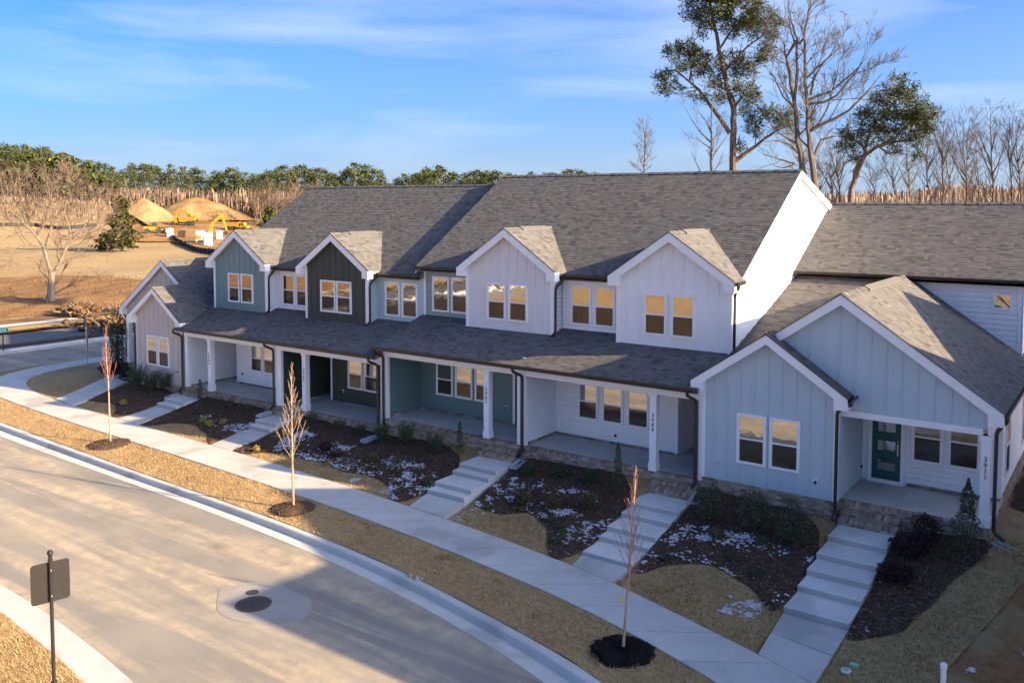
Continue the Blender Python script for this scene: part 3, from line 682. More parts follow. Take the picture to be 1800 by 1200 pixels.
# ---------------------------------------------------------------- end houses (the left one is the mirror image of the right one)
def end_house(num, off, gy, bodym, sidem, upm, porchm, label, lim_br, lim_sh, detail=True):
    fl = -.10+off
    h = thing('townhouse', label, 'house', (mxv(-6.8), 32, -1.0), 'attached townhouses of the row')
    sl = []; B = Bricks(h)
    zs = -.07+off if num == '3911' else -.62         # siding bottom on the wing
    XL, XW, XR = -10.66, -6.70, -3.0                 # wing left, wing right, right wall
    # --- wing ---
    xc, zp, half, ze = -8.64, 4.48+off, 2.28, 2.92+off; k = (zp-ze)/half
    def topw(x): return zp-.19-k*abs(x-xc)
    wall_xz(h, bodym, [(XL, zs), (XW, zs), (XW, topw(XW)), (xc, topw(xc)), (XL, topw(XL))], YW)
    bnb(h, bodym, XL+.1, XW-.1, YW, zs+.01, topw, start=xc-.41*4-.0)
    MB().box(XL+.1, XW-.1, YW-.008, YW-.0005, 2.42+off, 2.428+off).build('panel_joint', 'siding_'+bodym, h)
    trim(h, XL-.012, XL+.09, YW-.024, YW-.001, zs, topw(XL)-.02); trim(h, XW-.09, XW+.014, YW-.024, YW-.001, zs, topw(XW)-.02)
    window(h, -9.12, YW, .56+off, 2.05+off, .89); window(h, -8.14, YW, .56+off, 2.05+off, .89)
    B_z = zs-.0795; kk = 0
    MB().box(XL, XW, YW+.012, YW+.2, -1.9, zs-.002).build('foundation', 'mortar', h)
    zbot = min(ZH(mxv(XL)), ZH(mxv(XW)))-.12
    while B_z > zbot-.08: B.course_x(XL, XW, YW, B_z, kk % 2); B.course_y(YW+.1, gy+.05, XW, B_z, kk % 2, 1); B_z -= .0795; kk += 1
    MB().box(XW-.2, XW-.012, YW+.2, gy+2.5, -1.9, zs-.002).build('foundation', 'mortar', h)
    ywb = max(27.45, gy+2.4)                          # back wall of the porch
    # wing side wall toward the porch
    wall_yz(h, sidem, [(YW+.001, zs), (ywb+.1, zs), (ywb+.1, 2.85+off), (YW+.001, 2.85+off)], XW, -.14)
    lap(h, sidem, '+x', YW+.08, ywb, XW, max(zs, fl+.02), 2.75+off)
    trim(h, XW, XW+.046, YW-.02, YW+.08, zs, 2.75+off)
    gable(h, sl, xc, zp, half, ze, 24.40, gy+.12, YW, rw=.22)
    # right slope keeps a gutter and a spout
    gutter_y(h, 24.38, gy+.06, xc+half+.012, ze, 1)
    downspout(h, [(xc+half+.06, 24.5, ze-.1), (xc+half+.06, 24.5, ze-.17), (XW+.02, YW-.085, ze-.42), (XW+.02, YW-.085, ZH(mxv(XW))+.25), (XW+.0, YW-.26, ZH(mxv(XW))+.1)])
    outlet(h, -7.24, YW, .40+off)
    hb = MB().box(-10.21, -10.17, YW-.08, YW-.001, .42+off, .46+off); hb.box(-10.235, -10.145, YW-.1, YW-.08, .40+off, .48+off); hb.build('hose_bib', 'steel', h)
    # --- porch ---
    PX0, PX1 = XW, -2.95
    MB().box(PX0+.01, PX1-.01, gy+.2, ywb+.1, fl-.12, fl).build('porch_slab', 'porch_concrete', h)
    MB().box(PX0, PX1-.012, gy+.014, gy+.19, -1.9, fl-.012).build('foundation', 'mortar', h)
    MB().box(PX1-.2, PX1-.014, gy+.19, 41.4, -1.9, fl+.04).build('foundation', 'mortar', h)
    z = fl-.1-.0795; kk = 1
    zb = min(ZH(mxv(PX0)), ZH(mxv(PX1)))-.12
    while z > zb-.08:
        B.course_x(PX0, PX1, gy, z, kk % 2); B.course_y(gy+.09, gy+3.0, PX1, z, (kk+1) % 2, 1); z -= .0795; kk += 1
    B.rowlock_x(PX0, PX1, gy-.012, gy+.19, fl+.002)
    kk = 0; z = fl+.05
    while z > zb-.1: B.course_y(gy+3.0, gy+9, PX1, z, kk % 2, 1); z -= .0795; kk += 1
    if num == '3911':
        for i in range(2):
            zt = fl-.17*(i+1); yf = gy-.27*(i+1)
            MB().box(-6.57+.012, -5.06, yf+.014, gy+.02, -1.4, zt-.012).build('step_core', 'mortar', h)
            B.rowlock_x(-6.57, -5.05, yf-.01, yf+.19, zt); B.rowlock_x(-6.57, -5.05, yf+.2, yf+.29, zt-.004)
            B.course_x(-6.57, -5.05, yf, zt-.1-.0745, i % 2); B.course_x(-6.57, -5.05, yf, zt-.1-.152, (i+1) % 2); B.course_y(yf+.1, gy, -5.05, zt-.1-.0745, 1, 1)
    # back wall, side wall
    wall_xz(h, porchm, [(PX0, fl-.1), (XR, fl-.1), (XR, 2.85+off), (PX0, 2.85+off)], ywb)
    lap(h, porchm, '-y', PX0+.02, XR, ywb, fl+.12, 2.6+off)
    B.course_x(-5.4, XR, ywb-.05, fl+.02, 0)
    wall_yz(h, porchm, [(ywb+.002, fl+.0), (41.5, fl+.0), (41.5, 2.9+off), (ywb+.002, 2.9+off)], XR, -.14)
    lap(h, porchm, '+x', ywb+.1, 41.4, XR, fl+.16, 2.75+off)
    trim(h, XR-.11, XR-.001, ywb-.05, ywb-.001, fl+.14, 2.6+off); trim(h, XR, XR+.048, ywb-.05, ywb+.1, fl+.14, 2.6+off)
    if num == '3911':
        window(h, XR, 28.65, .42, 2.16, .9, '+x'); window(h, XR, 32.9, .42, 2.16, .9, '+x'); window(h, XR, 37.5, .42, 2.16, .9, '+x')
    # in our unmirrored builder window() takes (x, y): the side ones sit at x = XR
    # door
    if num == '3911':
        d0, d1 = -6.50, -5.47
        fr = MB().box(d0, d0+.11, ywb-.092, ywb+.02, fl+.0, 2.12); fr.box(d1-.11, d1, ywb-.092, ywb+.02, fl+.0, 2.12); fr.box(d0, d1, ywb-.094, ywb+.02, 2.02, 2.14); fr.box(d0+.11, d1-.11, ywb-.11, ywb+.02, fl+.0, fl+.11)
        fr.build('door_frame', WHITE, h)
        a, b, c0, c1 = d0+.115, d1-.115, fl+.115, 2.015; door = MB(); yy = ywb-.08
        lx0, lx1 = a+.16, b-.15; lights = [(c0+.27, c0+.57), (c0+.86, c0+1.16), (c0+1.43, c0+1.73)]
        door.box(a, lx0, yy, yy+.045, c0, c1); door.box(lx1, b, yy, yy+.045, c0, c1); zz = c0
        for q0, q1 in lights: door.box(lx0, lx1, yy, yy+.045, zz, q0); zz = q1
        door.box(lx0, lx1, yy, yy+.045, zz, c1)
        dr = door.build('front_door', 'teal_door', h)
        for q0, q1 in lights: MB().box(lx0-.01, lx1+.01, yy+.012, yy+.02, q0-.01, q1+.01).build('door_light', 'window_glass', dr)
        hd = MB().tube([(b-.075, yy-.05, c0+.80), (b-.075, yy-.05, c0+1.06)], .013, 6); hd.box(b-.10, b-.05, yy-.014, yy, c0+.76, c0+1.1); hd.tube([(b-.075, yy-.05, c0+.82), (b-.075, yy, c0+.82)], .011, 5); hd.tube([(b-.075, yy-.05, c0+1.04), (b-.075, yy, c0+1.04)], .011, 5); hd.lathe([(.001, 0), (.034, 0), (.034, .02)], (b-.075, yy-.012, c0+1.17), 8)
        hd.build('handle', 'steel', dr)
        window(h, -4.88, ywb, .68, 2.18, .86); window(h, -3.92, ywb, .68, 2.18, .86)
        outlet(h, XW+.03, 27.1, .36, 'x')
    # --- big gable ---
    gx, gzp, ghalf, gze = -6.70, 5.724+off, 4.03, 2.945+off; gk = (gzp-gze)/ghalf
    if num != '3911': gzp, gze = 5.23, 2.50; gk = (gzp-gze)/ghalf
    def topg(x): return gzp-.2-gk*abs(x-gx)
    bz = 2.46+off
    wall_xz(h, bodym, [(XL+.2, bz), (PX1, bz), (PX1, topg(PX1)), (gx, topg(gx)), (XL+.2, topg(XL+.2))], gy)
    bnb(h, bodym, XL+.3, PX1-.1, gy, bz+.01, topg, start=gx-.41*9)
    MB().box(XW-.02, PX1-.2, gy-.022, gy+.2, bz-.17, bz-.001).build('porch_beam', WHITE, h)
    MB().box(PX1-.22, PX1-.02, gy+.2, ywb, bz-.17, bz+.1).build('porch_beam', WHITE, h)
    MB().box(PX1-.09, PX1+.014, gy-.024, gy-.001, bz-.16, topg(PX1)-.02).build('corner_trim', WHITE, h)
    MB().box(XW+.02, PX1-.23, gy+.2, ywb, bz+.0, bz+.03).build('porch_ceiling', 'soffit_white', h)
    column(h, -3.075, gy-.02, fl+.006, bz-.17, num=num)
    ybg = 33.05
    gable(h, sl, gx, gzp, ghalf, gze, gy-.25, ybg, gy, rw=.235, sides=(-1, 1))
    # long right eave past the upper storey
    dk = MB().prism([(gx+ghalf, ybg, gze-.012), (XR-.15, ybg, gze+.33*gk-.012+.05), (XR-.15, ybg, gze-.15), (gx+ghalf, ybg, gze-.17)], (0, 9.0, 0)).build('roof', 'shingle', h)
    gutter_y(h, gy-.27, 41.9, gx+ghalf+.012, gze, 1)
    sx = PX1+.10
    downspout(h, [(gx+ghalf+.06, gy-.1, gze-.1), (gx+ghalf+.06, gy-.1, gze-.20), (sx, gy+.02, gze-.52), (sx, gy+.02, ZH(mxv(-2.9))+.24), (sx+.26, gy-.10, ZH(mxv(-2.9))+.1)])
    # --- low roof between wing and upper storey ---
    zl = lambda y: 2.66+off+.333*(y-24.3)
    slope_x(h, sl, -10.62, gx, 25.0, zl(25.0), 33.02, zl(33.02), name='low_roof')
    # --- upper storey ---
    uy, ux0, ux1 = 33.0, -10.5, -3.14
    if num != '3911': uy = 33.6
    zu = 5.62+off; ur_y, ur_z, ue_y, ue_z = uy+4.2, 8.24+off, uy-.35, 5.72+off
    wall_xz(h, upm, [(ux0, 2.6+off), (ux1, 2.6+off), (ux1, zu), (ux0, zu)], uy)
    lap(h, upm, '-y', ux0, ux1-.1, uy, 3.0+off, zu, e=.175)
    trim(h, ux1-.11, ux1+.012, uy-.05, uy-.001, 2.8+off, zu); trim(h, ux1, ux1+.048, uy-.05, uy+.1, 2.8+off, zu)
    MB().box(ux0, ux1+.1, uy-.048, uy-.001, zu-.15, zu).build('frieze_board', WHITE, h)
    if num == '3911': window(h, -3.72, uy, 4.70, 5.25, .58, single=True)
    usl = (ur_z-ue_z)/(ur_y-ue_y)
    wall_yz(h, upm, [(uy+.001, 2.6+off), (41.5, 2.6+off), (41.5, ue_z-.1), (ur_y, ur_z-.2), (uy+.001, zu)], ux1, -.14)
    slope_x(h, sl, ux0-.05, ux1+.25, ue_y, ue_z, ur_y, ur_z, th=.2, name='upper_roof')
    slope_x(h, [], ux0-.05, ux1+.25, 2*ur_y-ue_y, ue_z, ur_y, ur_z, th=.2, name='upper_roof', under='shingle')
    for ya, yb2 in ((ue_y, ur_y), (2*ur_y-ue_y, ur_y)):
        MB().prism([(ux1+.25, ya, ue_z-.02), (ux1+.25, yb2, ur_z-.02), (ux1+.25, yb2, ur_z-.27), (ux1+.25, ya, ue_z-.27)], (.036, 0, 0)).build('rake_board', WHITE, h)
    nn = math.hypot(1, usl); cap_row(h, (ux0-.05, ur_y, ur_z), (ux1+.25, ur_y, ur_z), (0, -1/nn, -usl/nn), (0, 1/nn, -usl/nn))
    gutter_x(h, ux0+.05, ux1+.25, ue_y+.01, ue_z+.01)
    MB().box(ux0+.05, ux1+.24, ue_y, ue_y+.025, ue_z-.19, ue_z-.02).build('fascia', WHITE, h); MB().box(ux0+.05, ux1+.24, ue_y+.026, uy, ue_z-.185, ue_z-.17).build('soffit', 'soffit_white', h)
    MB().box(ux0, ux1-.15, 41.5, 41.65, -1.2, ue_z-.1).build('wall', 'siding_white', h)
    # hidden core so that no daylight leaks through the attic
    flush_shingles(h, sl, lim_sh); B.flush(lim_br)
    return h

# ---------------------------------------------------------------- the row
h11 = end_house('3911', 0, 25.05, 'greyblue', 'greyblue', 'white', 'white', 'pale blue-grey end townhouse with the teal front door, numbered 3911', 300, 300)
mid_house('3909', 0, -17.27, -10.57, -17.45, -10.665, (-14.667, -10.57), (-17.29, -14.667), -12.62, 'white', 'white', 'white',
          [(-13.215, .86), (-12.21, .87)], [(-16.49, .88), (-15.505, .87)], [(-15.9, .86), (-14.90, .86), (-13.90, .86)], (-12.4, -10.665), False, True, 1, (-12.25, -10.76), -12.33, 'white',
          'all-white townhouse numbered 3909, its board-and-batten bay the rightmost of the four', 300, 300)
mid_house('3907', 0, -24.05, -17.27, -24.05, -17.45, (-21.33, -17.35), (-24.05, -21.33), -19.34, 'greige', 'sage', 'green',
          [(-19.875, .89), (-18.87, .88)], [(-23.15, .90), (-22.165, .87)], [(-22.585, .88), (-21.595, .88), (-20.6, .88)], (-19.1, -17.45), True, False, 1, (-18.9, -17.47), -18.94, 'green',
          'townhouse numbered 3907 with pale greige gabled bay over a dark green porch wall', 300, 300)
mid_house('3905', -.38, -30.64, -24.05, -30.4, -24.06, (-30.64, -26.78), (-26.78, -24.06), -28.71, 'olive', 'aqua', 'olive',
          [(-29.18, .96), (-28.18, .93)], [(-25.85, .86), (-24.86, .88)], [(-27.67, .90), (-26.70, .90)], (-30.4, -29.22), False, False, 1, (-30.25, -29.0), -28.68, 'olive',
          'townhouse with the dark olive gabled bay and a nearly black porch recess', 0, 0)
mid_house('3903', -.38, -37.4, -30.64, -37.2, -30.4, (-37.4, -33.42), (-33.42, -30.64), -35.42, 'teal', 'white', 'white',
          [(-35.83, .86), (-34.83, .90)], [(-32.53, .87), (-31.56, .87)], [(-34.4, .86), (-33.45, .86)], (-37.2, -35.9), True, False, 1, (-37.03, -35.6), -35.27, 'white',
          'townhouse with blue-green gabled bay above a white porch, second from the far end', 0, 0)
MIR[0] = lambda x: -48.02-x
end_house('3901', -.40, 26.4, 'beige', 'beige', 'beige', 'beige', 'beige end townhouse with two front gables at the street corner', 0, 0)
MIR[0] = None
# ---------------------------------------------------------------- ground, street, yards
SWI = [(-51.6, 46), (-51.6, 30), (-51.4, 26.5), (-50.4, 24), (-48.9, 22.7), (-47.0, 22.0), (-45.0, 21.62), (-41.4, 21.32), (-37.5, 21.2), (-32, 21.06), (-28.9, 21.0), (-25.1, 20.85), (-21.3, 20.6), (-18.8, 20.4), (-15.5, 20.05), (-12.1, 19.56), (-10.7, 19.25), (-8.5, 18.6), (-6.1, 17.85), (-5.05, 17.45), (-2, 16.1), (2, 14.0), (6, 11.4), (10, 8.3), (14, 4.6)]
SWO = [(-53.2, 46), (-53.2, 30), (-53, 26), (-52.2, 23.3), (-50.3, 21.3), (-48.3, 20.45), (-46, 20.13), (-40.5, 19.72), (-36.4, 19.58), (-33.2, 19.48), (-29.5, 19.36), (-25.2, 19.18), (-22.1, 19.03), (-19.3, 18.82), (-15.3, 18.4), (-11.85, 17.85), (-10.26, 17.5), (-8.8, 17.1), (-7.46, 16.65), (-6.68, 16.38), (-3, 14.75), (1, 12.6), (5, 10.0), (9, 6.9), (12.7, 3.4)]
CBK = [(-54, 46), (-54, 28), (-53.8, 24), (-53, 21.2), (-51.3, 19.3), (-48.8, 18.4), (-46, 18.15), (-41.3, 18.0), (-37.1, 17.8), (-33.1, 17.65), (-29.3, 17.5), (-26.7, 17.45), (-22.3, 17.33), (-20.35, 17.22), (-18.5, 17.08), (-15.8, 16.78), (-13.7, 16.42), (-10.07, 15.64), (-8.64, 15.18), (-5, 13.75), (-1, 11.7), (3, 9.1), (7, 6), (10.6, 2.3)]
GUT = [(-54.8, 46), (-54.8, 28), (-54.6, 23.8), (-53.7, 20.6), (-51.6, 18.5), (-48.9, 17.55), (-46, 17.35), (-41, 17.2), (-37, 17.03), (-33, 16.95), (-29, 16.85), (-25.8, 16.8), (-21.5, 16.62), (-18.8, 16.42), (-17.5, 16.28), (-15.6, 16.02), (-14, 15.75), (-12.85, 15.5), (-9.92, 14.8), (-5.4, 13.05), (-1.5, 11.0), (2.5, 8.4), (6.4, 5.4), (10, 1.7)]
NGU = [(-54.8, -40), (-54.8, 3), (-54.3, 6.8), (-52.6, 9.2), (-49.5, 10.3), (-45, 10.55), (-38, 10.5), (-30, 10.42), (-23.74, 10.28), (-21.3, 10.2), (-18.8, 9.97), (-16.66, 9.72), (-12, 8.8), (-8, 7.4), (-4, 5.4), (0, 2.8), (3.5, -.2)]
NBK = [(-54.0, -40), (-54, 2.8), (-53.5, 6.3), (-52, 8.5), (-49.3, 9.5), (-45, 9.75), (-38, 9.7), (-30, 9.6), (-23.8, 9.48), (-21.5, 9.4), (-19, 9.18), (-17.1, 8.96), (-12.3, 8.05), (-8.3, 6.65), (-4.4, 4.7), (-.5, 2.1), (3, -.9)]
def group_empty(name):
    o = bpy.data.objects.new(name, None); C.objects.link(o); o['kind'] = 'structure'; return o
def resample(poly, n):
    p = np.array(poly, float); 
    # light smoothing of the corners
    for _ in range(2):
        q = [p[0]]
        for i in range(len(p)-1): q += [p[i]*.75+p[i+1]*.25, p[i]*.25+p[i+1]*.75]
        p = np.array(q+[p[-1]])
    s = np.concatenate([[0], np.cumsum(np.hypot(*np.diff(p, axis=0).T))]); t = np.linspace(0, s[-1], n)
    return np.stack([np.interp(t, s, p[:, 0]), np.interp(t, s, p[:, 1])], 1)
def seg_dist(X, Y, poly, closed=False):
    p = np.array(poly, float); q = np.roll(p, -1, 0) if closed else p[1:]; a = p if closed else p[:-1]
    d = np.full(X.shape, 1e9)
    for (ax, ay), (bx, by) in zip(a, q):
        vx, vy = bx-ax, by-ay; t = np.clip(((X-ax)*vx+(Y-ay)*vy)/max(vx*vx+vy*vy, 1e-9), 0, 1)
        d = np.minimum(d, np.hypot(X-ax-t*vx, Y-ay-t*vy))
    return d
def sdf(poly):
    poly = np.array(poly, float)
    def f(X, Y):
        ins = np.zeros(X.shape, bool)
        for (ax, ay), (bx, by) in zip(poly, np.roll(poly, -1, 0)):
            if ay == by: continue
            c = ((ay > Y) != (by > Y)) & (X < (bx-ax)*(Y-ay)/(by-ay)+ax); ins ^= c
        d = seg_dist(X, Y, poly, True); return np.where(ins, d, -d)
    return f
def sheet(name, f, zf, x0, x1, y0, y1, step, mat, jitter=None, **props):
    xs = np.arange(x0, x1+step, step); ys = np.arange(y0, y1+step, step); X, Y = np.meshgrid(xs, ys); V = f(X, Y)
    if jitter: V = V+jitter(X, Y)
    Z = zf(X, Y); ny, nx = X.shape; idx = np.arange(nx*ny).reshape(ny, nx)
    a, b, c, d = idx[:-1, :-1], idx[:-1, 1:], idx[1:, 1:], idx[1:, :-1]; pos = (V > 0)
    full = pos[:-1, :-1] & pos[:-1, 1:] & pos[1:, 1:] & pos[1:, :-1]; anyp = pos[:-1, :-1] | pos[:-1, 1:] | pos[1:, 1:] | pos[1:, :-1]
    faces = [tuple(r) for r in np.stack([a[full], b[full], c[full], d[full]], 1).tolist()]
    P = np.stack([X.ravel(), Y.ravel(), Z.ravel()], 1).tolist(); v = V.ravel()
    edge = anyp & ~full
    for q in np.stack([a[edge], b[edge], c[edge], d[edge]], 1).tolist():
        out = []
        for i in range(4):
            i0, i1 = q[i], q[(i+1) % 4]
            if v[i0] > 0: out.append(i0)
            if (v[i0] > 0) != (v[i1] > 0):
                t = v[i0]/(v[i0]-v[i1]); P.append([P[i0][k]+(P[i1][k]-P[i0][k])*t for k in range(3)]); out.append(len(P)-1)
        if len(out) > 2: faces.append(tuple(out))
    used = sorted({i for fc in faces for i in fc}); mp_ = {o: n for n, o in enumerate(used)}
    me = bpy.data.meshes.new(name); me.from_pydata([P[i] for i in used], [], [tuple(mp_[i] for i in fc) for fc in faces]); me.materials.append(MAT[mat])
    return link(name, me, None, **props)
def sm(a, b, x): t = np.clip((x-a)/(b-a), 0, 1); return t*t*(3-2*t)
def wob(X, Y, s=1.0): return np.sin(X*2.1*s+1.3)*np.sin(Y*1.7*s+.4)+.5*np.sin(X*5.3*s+Y*3.1*s)+.3*np.sin(X*9.1*s-Y*11.3*s+2)
def terr(X, Y):
    r = np.hypot(X, Y); az = np.degrees(np.arctan2(-X, Y))
    z = -1.6+sm(120, 330, r)*3.2*sm(-20, 30, az)+sm(48, 66, az)*sm(190, 330, r)*9.0+sm(250, 500, r)*sm(25, 0, az)*3
    z = z+(.25*np.sin(X*.11)*np.sin(Y*.083+1)+.15*np.sin(X*.31+Y*.19))*sm(-70, -90, X)
    near = sm(-76, -73, X)*(1-sm(15, 18, X))*sm(-43, -40, Y)*(1-sm(47, 50, Y))
    return z*(1-near)+(-2.3)*near
gx = np.concatenate([np.arange(-1300, -300, 50), np.arange(-300, -80, 5), np.arange(-80, 22, 1.5), np.arange(22, 300, 16), np.arange(300, 1500, 60)])
gyv = np.concatenate([np.arange(-500, -48, 30), np.arange(-48, 60, 1.5), np.arange(60, 350, 6), np.arange(350, 1900, 60)])
GX, GY = np.meshgrid(gx, gyv); GZ = terr(GX, GY); ny, nx = GX.shape; ii = np.arange(nx*ny).reshape(ny, nx)
ground = np_mesh('ground', np.stack([GX.ravel(), GY.ravel(), GZ.ravel()], 1), np.stack([ii[:-1, :-1].ravel(), ii[:-1, 1:].ravel(), ii[1:, 1:].ravel(), ii[1:, :-1].ravel()], 1), 'field_grass', kind='structure')
cst = lambda z: (lambda X, Y: np.full(X.shape, z))
gu, ng = resample(GUT, 260), resample(NGU, 200); sfull = sdf(np.concatenate([gu, ng[::-1]])); lane = sdf([(-60.3, -40), (-54.6, -40), (-54.6, 46), (-60.3, 46)])
road = sheet('road', lambda X, Y: np.maximum(sfull(X, Y), lane(X, Y)), cst(-1.70), -61, 11, -40, 46, .5, 'asphalt', kind='structure')
sheet('road', sdf([(-69.3, -40), (-63.9, -40), (-63.9, 38.6), (-69.3, 38.6)]), cst(-1.70), -70, -63, -40, 46, 1., 'asphalt_plain', kind='structure')
# kerbs: gutter pan + upstand, cast in three-metre lengths
def kerb(inner, outer, name, n_sub=4, seg=3.05, lo=0, hi=1e9):
    Ln = float(np.hypot(*np.diff(outer, axis=0).T).sum()); k = max(1, int(Ln/seg)); M = len(outer)
    base = group_empty(name)
    pr = [(0, -1.692), (.02, -1.690), (.60, -1.725), (.64, -1.715), (.70, -1.575), (.76, -1.550), (1, -1.548), (1, -1.85), (0, -1.85)]
    for i in range(k):
        t0, t1 = i/k, (i+1)/k; mb = MB(); rows = []
        for j in range(n_sub+1):
            t = t0+(t1-t0)*j/n_sub
            if j == 0: t += .006/Ln
            if j == n_sub: t -= .006/Ln
            a = np.array([np.interp(t*(M-1), np.arange(M), inner[:, 0]), np.interp(t*(M-1), np.arange(M), inner[:, 1])]); b = np.array([np.interp(t*(M-1), np.arange(M), outer[:, 0]), np.interp(t*(M-1), np.arange(M), outer[:, 1])])
            rows.append([(a[0]+(b[0]-a[0])*u, a[1]+(b[1]-a[1])*u, z) for u, z in pr])
        if not (-66 < rows[0][0][0] < 12): continue
        n = len(pr); vs = [p for r in rows for p in r]; fs = [(j*n+q, j*n+(q+1) % n, (j+1)*n+(q+1) % n, (j+1)*n+q) for j in range(n_sub) for q in range(n)]
        fs += [tuple(range(n)), tuple(n_sub*n+q for q in range(n-1, -1, -1))]
        mb.add(vs, fs).build('kerb_segment', 'concrete', base)
    return base
kerb(resample(GUT, 200), resample(CBK, 200), 'kerb')
kerb(resample(NGU, 200), resample(NBK, 200), 'kerb')
kerb(resample([(-61.0, -40), (-60.95, 38.4)], 20), resample([(-61.7, -40), (-61.65, 38.4)], 20), 'kerb', 1, 20)
kerb(resample([(-63.2, -40), (-63.2, 38.4)], 20)*[1, 1]-[.7, 0], resample([(-63.2, -40), (-63.2, 38.4)], 20), 'kerb', 1, 20)
kerb(resample([(-69.3, -40), (-69.3, 38.4)], 20), resample([(-70.1, -40), (-70.1, 38.4)], 20), 'kerb', 1, 20)
sheet('median_bed', sdf([(-63.2, -40), (-61.65, -40), (-61.65, 38.4), (-63.2, 38.4)]), cst(-1.52), -64, -61, -40, 46, 1., 'mulch', kind='structure')
sheet('far_verge', sdf([(-72.2, -40), (-70.1, -40), (-70.1, 38.4), (-72.2, 38.4)]), cst(-1.54), -73, -70, -40, 46, 1., 'dry_turf', kind='structure')
sheet('far_sidewalk', sdf([(-73.7, -40), (-72.2, -40), (-72.2, 38.4), (-73.7, 38.4)]), cst(-1.50), -74, -72, -40, 46, 1., 'concrete', kind='structure')
sheet('rough_soil', sdf([(-73.8, 38.3), (-60.5, 38.3), (-60.5, 60), (-73.8, 60)]), lambda X, Y: -1.62+.10*wob(X*.8, Y*.8)*sm(38.3, 39.5, Y), -74, -60, 38, 61, .5, 'red_soil', kind='structure')
sheet('bank', sdf([(-120, -42), (-73.7, -42), (-73.7, 60), (-120, 60)]), lambda X, Y: -1.52+.45*sm(-76, -84, X)+.12*wob(X*.3, Y*.3)*sm(-74, -78, X)-.4*sm(-105, -118, X), -121, -73, -43, 61, 1., 'brush', kind='structure')
# sidewalk, one object per cast panel
def panels(inner, outer, name, seg, z, zb, mat='concrete', kind='sidewalk_slab', gap=.013):
    Ln = float(np.hypot(*np.diff(inner, axis=0).T).sum()); k = max(1, round(Ln/seg)); M = len(inner); g = gap/Ln
    A = lambda arr, t: (float(np.interp(t*(M-1), np.arange(M), arr[:, 0])), float(np.interp(t*(M-1), np.arange(M), arr[:, 1])))
    par = group_empty(name)
    for i in range(k):
        mb = MB(); n = 4; top = []; 
        for j in range(n+1):
            t = i/k+g+(1/k-2*g)*j/n; top.append((A(inner, t), A(outer, t)))
        for j in range(n):
            (a, b), (c, d) = top[j], top[j+1]
            zz = z(a[1]) if callable(z) else z; z2 = z(c[1]) if callable(z) else z
            mb.add([(*a, zz), (*b, zz), (*d, z2), (*c, z2), (*a, zb), (*b, zb), (*d, zb), (*c, zb)], [(0, 1, 2, 3), (0, 4, 5, 1), (3, 2, 6, 7)]+[(1, 5, 6, 2), (0, 3, 7, 4)])
        mb.build(kind, mat, par)
    return par
panels(resample(SWI, 300), resample(SWO, 300), 'sidewalk', 1.62, -1.45, -1.68)
sheet('sidewalk_base', sdf(np.concatenate([resample(SWI, 150), resample(SWO, 150)[::-1]])), cst(-1.478), -54, 15, 3, 46, .5, 'wet_stain', kind='structure')
swi = resample(SWI, 160)
def yardz(X, Y):
    zh = np.interp(X, [-60, -46, -41, -37.9, -35, -31, -27.8, -24.5, -23.5, -19.6, -17, -13, -10.5, -6.8, -5, -2.9, 0, 14], [-1.2, -1.05, -.98, -.95, -.93, -.88, -.86, -.93, -.89, -.68, -.66, -.52, -.48, -.62, -.6, -.42, -.5, -.9])
    d = seg_dist(X, Y, swi[::3]); t = d/(d+np.maximum(24.4-Y, 0)+1e-6); t = np.where(Y > 24.4, 1, t)*np.clip((X+51.6)/4, 0, 1)
    t = t**1.55; z = -1.482+(zh+1.482)*t+.012*wob(X, Y)*np.clip(d*2, 0, 1)
    for a, b, c, e in ((-6.55, -5.05, 17.6, 25), (-12.23, -10.68, 19.2, 25), (-18.88, -17.15, 20, 25), (-30.35, -28.75, 20.8, 25), (-37.15, -35.6, 20.9, 25)):      # bedding under walks and steps
        z = z-.32*np.clip((X-a)/.2, 0, 1)*np.clip((b-X)/.2, 0, 1)*(Y > c)*(Y < e)
    return z
yard_poly = np.concatenate([swi, [(14, 46), (-51.6, 46)]]); yard_s = sdf(yard_poly)
soil_edge = [(-1.2, 30), (-1.7, 25.5), (-1.99, 23.6), (-2.23, 22.5), (-2.74, 20.4), (-2.98, 19.25), (-3.13, 18.3), (-3.3, 16.7), (14, 3), (14, 30)]
soil_s = sdf(soil_edge)
lawn = sheet('lawn', lambda X, Y: np.minimum(yard_s(X, Y), -soil_s(X, Y)+.03), yardz, -52, 14.2, 3.5, 46, .25, 'dry_turf', kind='structure')
sheet('bare_soil', lambda X, Y: np.minimum(yard_s(X, Y), soil_s(X, Y)), lambda X, Y: yardz(X, Y)-.03+.015*wob(X*2, Y*2), -3.6, 14.2, 3.5, 31, .16, 'red_soil', jitter=lambda X, Y: .04*wob(X*3, Y*3), kind='structure')
vz = lambda X, Y: -1.535+.055*np.clip(seg_dist(X, Y, CBK)/1.2, 0, 1)+.008*wob(X*1.5, Y*1.5)
verge_s = sdf(np.concatenate([resample(SWO, 160), resample(CBK, 160)[::-1]]))
sheet('verge', verge_s, vz, -54.2, 13, 2, 46, .22, 'dry_turf', kind='structure')
near_s = sdf(np.concatenate([resample(NBK, 120), [(3, -41), (-54, -41)]]))
nz = lambda X, Y: -1.535+.02*wob(X*.8, Y*.8)
sheet('near_verge', near_s, nz, -54.2, 4, -41.5, 11, .5, 'dry_turf', kind='structure')

